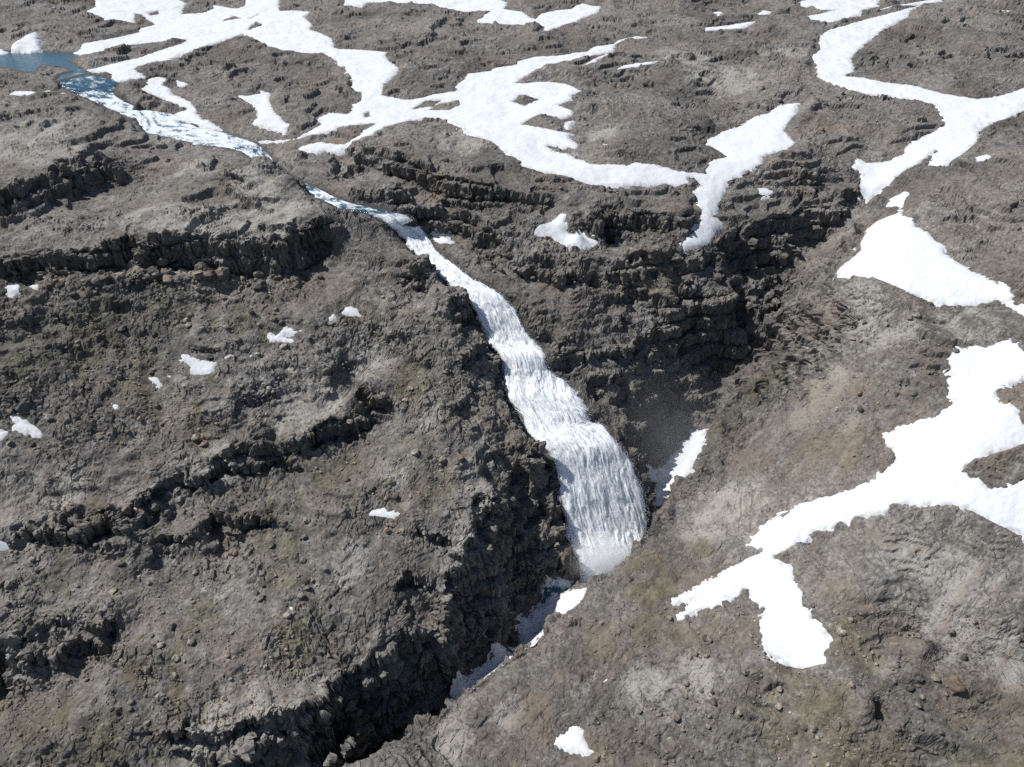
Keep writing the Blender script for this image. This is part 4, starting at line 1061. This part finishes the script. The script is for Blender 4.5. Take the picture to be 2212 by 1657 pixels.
for v, f in PROTO:
    e = v.max(0) - v.min(0)
    FORM.append('slab-like' if e[2] < 0.62 * e[0] else ('tall blocky' if e[2] > 0.8 * e[0] else 'angular'))
TAKEN = {}
def describe(px, py, r, ti, i, noun, group):
    ds = []
    for nm, P_ in REFS:
        d_ = np.hypot(P_[:, 0] - px, P_[:, 1] - py); j = int(d_.argmin())
        ds.append((float(d_[j]), nm, P_[j]))
    ds.sort(key=lambda q_: q_[0])
    bd, best, bp_ = ds[0]
    dz = float(look(BASE, px, py)) - float(look(BASE, bp_[0], bp_[1]))
    rel = 'beside' if bd < 4 else (('uphill of' if dz > 1.0 else 'downhill of' if dz < -1.0 else 'level with') if bd < 16 else ('well uphill of' if dz > 2 else 'well downhill of' if dz < -2 else 'some way from'))
    size = 'very large' if r > 1.5 else 'large' if r > 1.05 else 'middling' if r > 0.75 else 'small'
    base = f"{size} {TONES[ti]} {FORM[i % 8]} {noun} {rel} {best}"
    for lab in [base] + [f"{base}, towards {q_[1][4:]}" for q_ in ds[1:4]]:
        if len(lab.split()) <= 16 and lab not in TAKEN: break
    else: lab = base
    group = TAKEN.setdefault(lab, group)
    return lab, group
def boulder(px, py, r, label, group, i, sink=0.25, zs=1.0, name="boulder", cat="boulder", ti=1):
    o = link(name, PMESH[i % 8], label=label, cat=cat, group=group)
    o["tone"] = (0.0, 0.33, 0.66, 1.0)[ti]
    o.location = (float(px), float(py), float(ground(px, py)) + r * (0.45 - sink) * zs)
    o.scale = (r, r, r * zs)
    o.rotation_euler = (rng.uniform(-.3, .3), rng.uniform(-.3, .3), rng.uniform(0, 6.28))
    return o
# those that stand out in the photograph: u, v, width in picture units
KNOWN = [(300,1108,26,'rounded brown boulder sitting proud on the boulder ledge'), (272,1098,18,'squat boulder at the shoulder of the rounded brown one'), (335,1092,24,'broad flat-topped boulder uphill along the boulder ledge'),
  (303,906,13,'reddish boulder alone on the left scree'), (657,1160,13,'pale upright boulder on the slope under the middle ledge'), (482,598,34,'big square block fallen below the long shaded cliff'), (350,572,22,'upright rounded block leaning at the long cliff foot'),
  (560,622,26,'hulking dark block at the right end of the long cliff foot'), (1003,630,18,'wet dark boulder splitting the edge of the chute'), (2013,804,14,'isolated boulder above the great forked snowfield'), (2063,760,12,'boulder at the upper edge of the great forked snowfield'),
  (1437,1313,8,'tan stone on the slope beside the two snow flecks'), (1668,1470,8,'pale tan stone below the great snow tongue'), (1812,1479,9,'grey stone right below the tip of the snow tongue'), (2031,1581,11,'squared stone on the mossy scree in the right foreground'),
  (1737,1570,12,'dark boulder pair stone on the right foreground scree'), (2066,1484,26,'big rust brown crag under the small right cliff'), (1720,1580,10,'smaller stone touching the dark boulder on the scree'), (503,1240,7,'small pale stone below the small ledge'),
  (230,625,14,'tumbled block under the left part of the long cliff'), (160,640,16,'tumbled angular block near the star shaped snow scrap'), (640,620,22,'knobbly block by the end of the long cliff'), (690,600,16,'knobbly block stepping down towards the rapids'),
  (756,912,12,'pale perched block in the shaded notch of the middle ledge'), (1230,690,12,'block on the wall right of the upper fan')]
ku = np.array([[q_[0], q_[1]] for q_ in KNOWN], float)
KX, KY, KZ = hit(ku[:, 0], ku[:, 1], GROUND0)
for i, (u, v, w, lab) in enumerate(KNOWN):
    dd = math.sqrt(KX[i] ** 2 + KY[i] ** 2 + (CAMZ - KZ[i]) ** 2)
    boulder(KX[i], KY[i], w * 0.55 * dd / FV, lab, "boulders that stand out", i, zs=1.15 if w > 20 else 0.95, ti=3 if ("red" in lab or "rust" in lab or "brown" in lab) else 2 if ("pale" in lab or "tan" in lab) else 0 if "dark" in lab else 1)
# pillar of rock beside the curtain
v, f = rock_mesh(300, 3, 1.0)
v[:, 2] *= 2.6; v[:, :2] *= (1.15 - 0.12 * v[:, 2:3])
v += 0.16 * np.stack([pn3(v[:, 0], v[:, 1], v[:, 2], 0.5, s_) for s_ in (1, 2, 3)], 1)
px, py, pz = (float(c) for c in at_z(1236, 1215, -79))
o = link("rock_pillar", mesh_np("rock_pillar", v, f, M_BOULDER, smooth=False), label="blunt dark rock pillar at the left foot of the falls", cat="rock")
o["tone"] = 0.1
o.location = (px - 1, py - 1.0, -78.5); o.scale = (3.1, 3.1, 3.3)

# scattered stones: the largest 270 are boulders of their own, the rest one layer of rubble
zones = [  # centre u, v, spread u, v, count, size scale, group/label
 (300,800,330,180,3800,1.0,"grey angular boulder on the broad scree below the long shaded cliff","boulders on the left scree"),
 (350,1350,380,260,3600,0.9,"grey stone on the mossy lower left hillside","stones on the lower left hillside"),
 (850,900,180,260,1500,1.0,"dark lava block on the slope left of the falls","blocks on the slope left of the falls"),
 (1700,1500,420,200,3600,0.8,"lichen-pale stone on the brown scree of the right foreground","stones on the right foreground scree"),
 (1900,850,260,170,900,0.9,"weathered stone on the slope between the right-hand snowfields","stones between the right-hand snowfields"),
 (1500,270,400,150,1500,1.2,"small dark block on the stony plateau behind the falls","blocks on the plateau behind the falls"),
 (250,600,320,26,700,2.0,"dark tumbled block at the foot of the long shaded cliff","blocks fallen from the long shaded cliff"),
 (1300,560,260,60,450,1.3,"broken block on the benches of the wall right of the falls","blocks on the wall right of the falls")]
ux, uy, ur, ul = [], [], [], []
for k_, (cu, cv, su, sv, n, sz, lab, grp) in enumerate(zones):
    U, V = rng.uniform(cu - su, cu + su, n), rng.uniform(cv - sv, cv + sv, n)
    hx_, hy_, hz_ = hit(U, V, GROUND0)
    ok = (look(SNOWSD, hx_, hy_) < -0.8) & (np.maximum(look(WETSD, hx_, hy_), look(FALLSD, hx_, hy_)) < -2.0) & (look(SLOPEB, hx_, hy_) < 1.1)
    cl_ = pn2(hx_, hy_, 15, 91) + 0.35 * rng.normal(size=n)
    ok &= (cl_ > -0.15)
    r_ = sz * 0.26 * (rng.pareto(2.6, n) + 0.75)
    r_ = np.minimum(r_, 1.5 * sz)
    ux.append(hx_[ok]); uy.append(hy_[ok]); ur.append(r_[ok]); ul.append(np.full(ok.sum(), k_))
ux, uy, ur, ul = (np.concatenate(c) for c in (ux, uy, ur, ul))
order = np.argsort(-ur / np.hypot(uy, 180))
for i in order[:270]:
    ti = int(rng.choice(4, p=(0.15, 0.37, 0.44, 0.04)))
    lab, grp = describe(ux[i], uy[i], ur[i], ti, i, 'boulder' if ur[i] > 0.9 else 'stone', zones[ul[i]][7])
    boulder(ux[i], uy[i], ur[i], lab, grp, i, sink=0.2, ti=ti)
rest = order[270:]
LOW = [rock_mesh(500 + i, 1, 0.7) for i in range(6)]
vs, fs, nv = [], [], 0
gz = ground(ux, uy)
for p in range(6):
    idx = rest[p::6]
    v, f = LOW[p]
    n = len(idx)
    an = rng.uniform(0, 6.28, n); c_, s_ = np.cos(an), np.sin(an)
    R_ = ur[idx][:, None]
    xx = (v[None, :, 0] * c_[:, None] - v[None, :, 1] * s_[:, None]) * R_ + ux[idx][:, None]
    yy = (v[None, :, 0] * s_[:, None] + v[None, :, 1] * c_[:, None]) * R_ + uy[idx][:, None]
    zz_ = v[None, :, 2] * R_ + (gz[idx] + 0.2 * ur[idx])[:, None]
    vs.append(np.stack([xx, yy, zz_], -1).reshape(-1, 3))
    fs.append((f[None] + (np.arange(n) * len(v))[:, None, None] + nv).reshape(-1, 3)); nv += n * len(v)
link("rubble", mesh_np("rubble", np.concatenate(vs), np.concatenate(fs), M_BOULDER, smooth=False), kind="stuff", label="loose grey stones strewn over the slopes")["tone"] = 0.6
print("done", len(rest), round(time.time() - T0, 1))
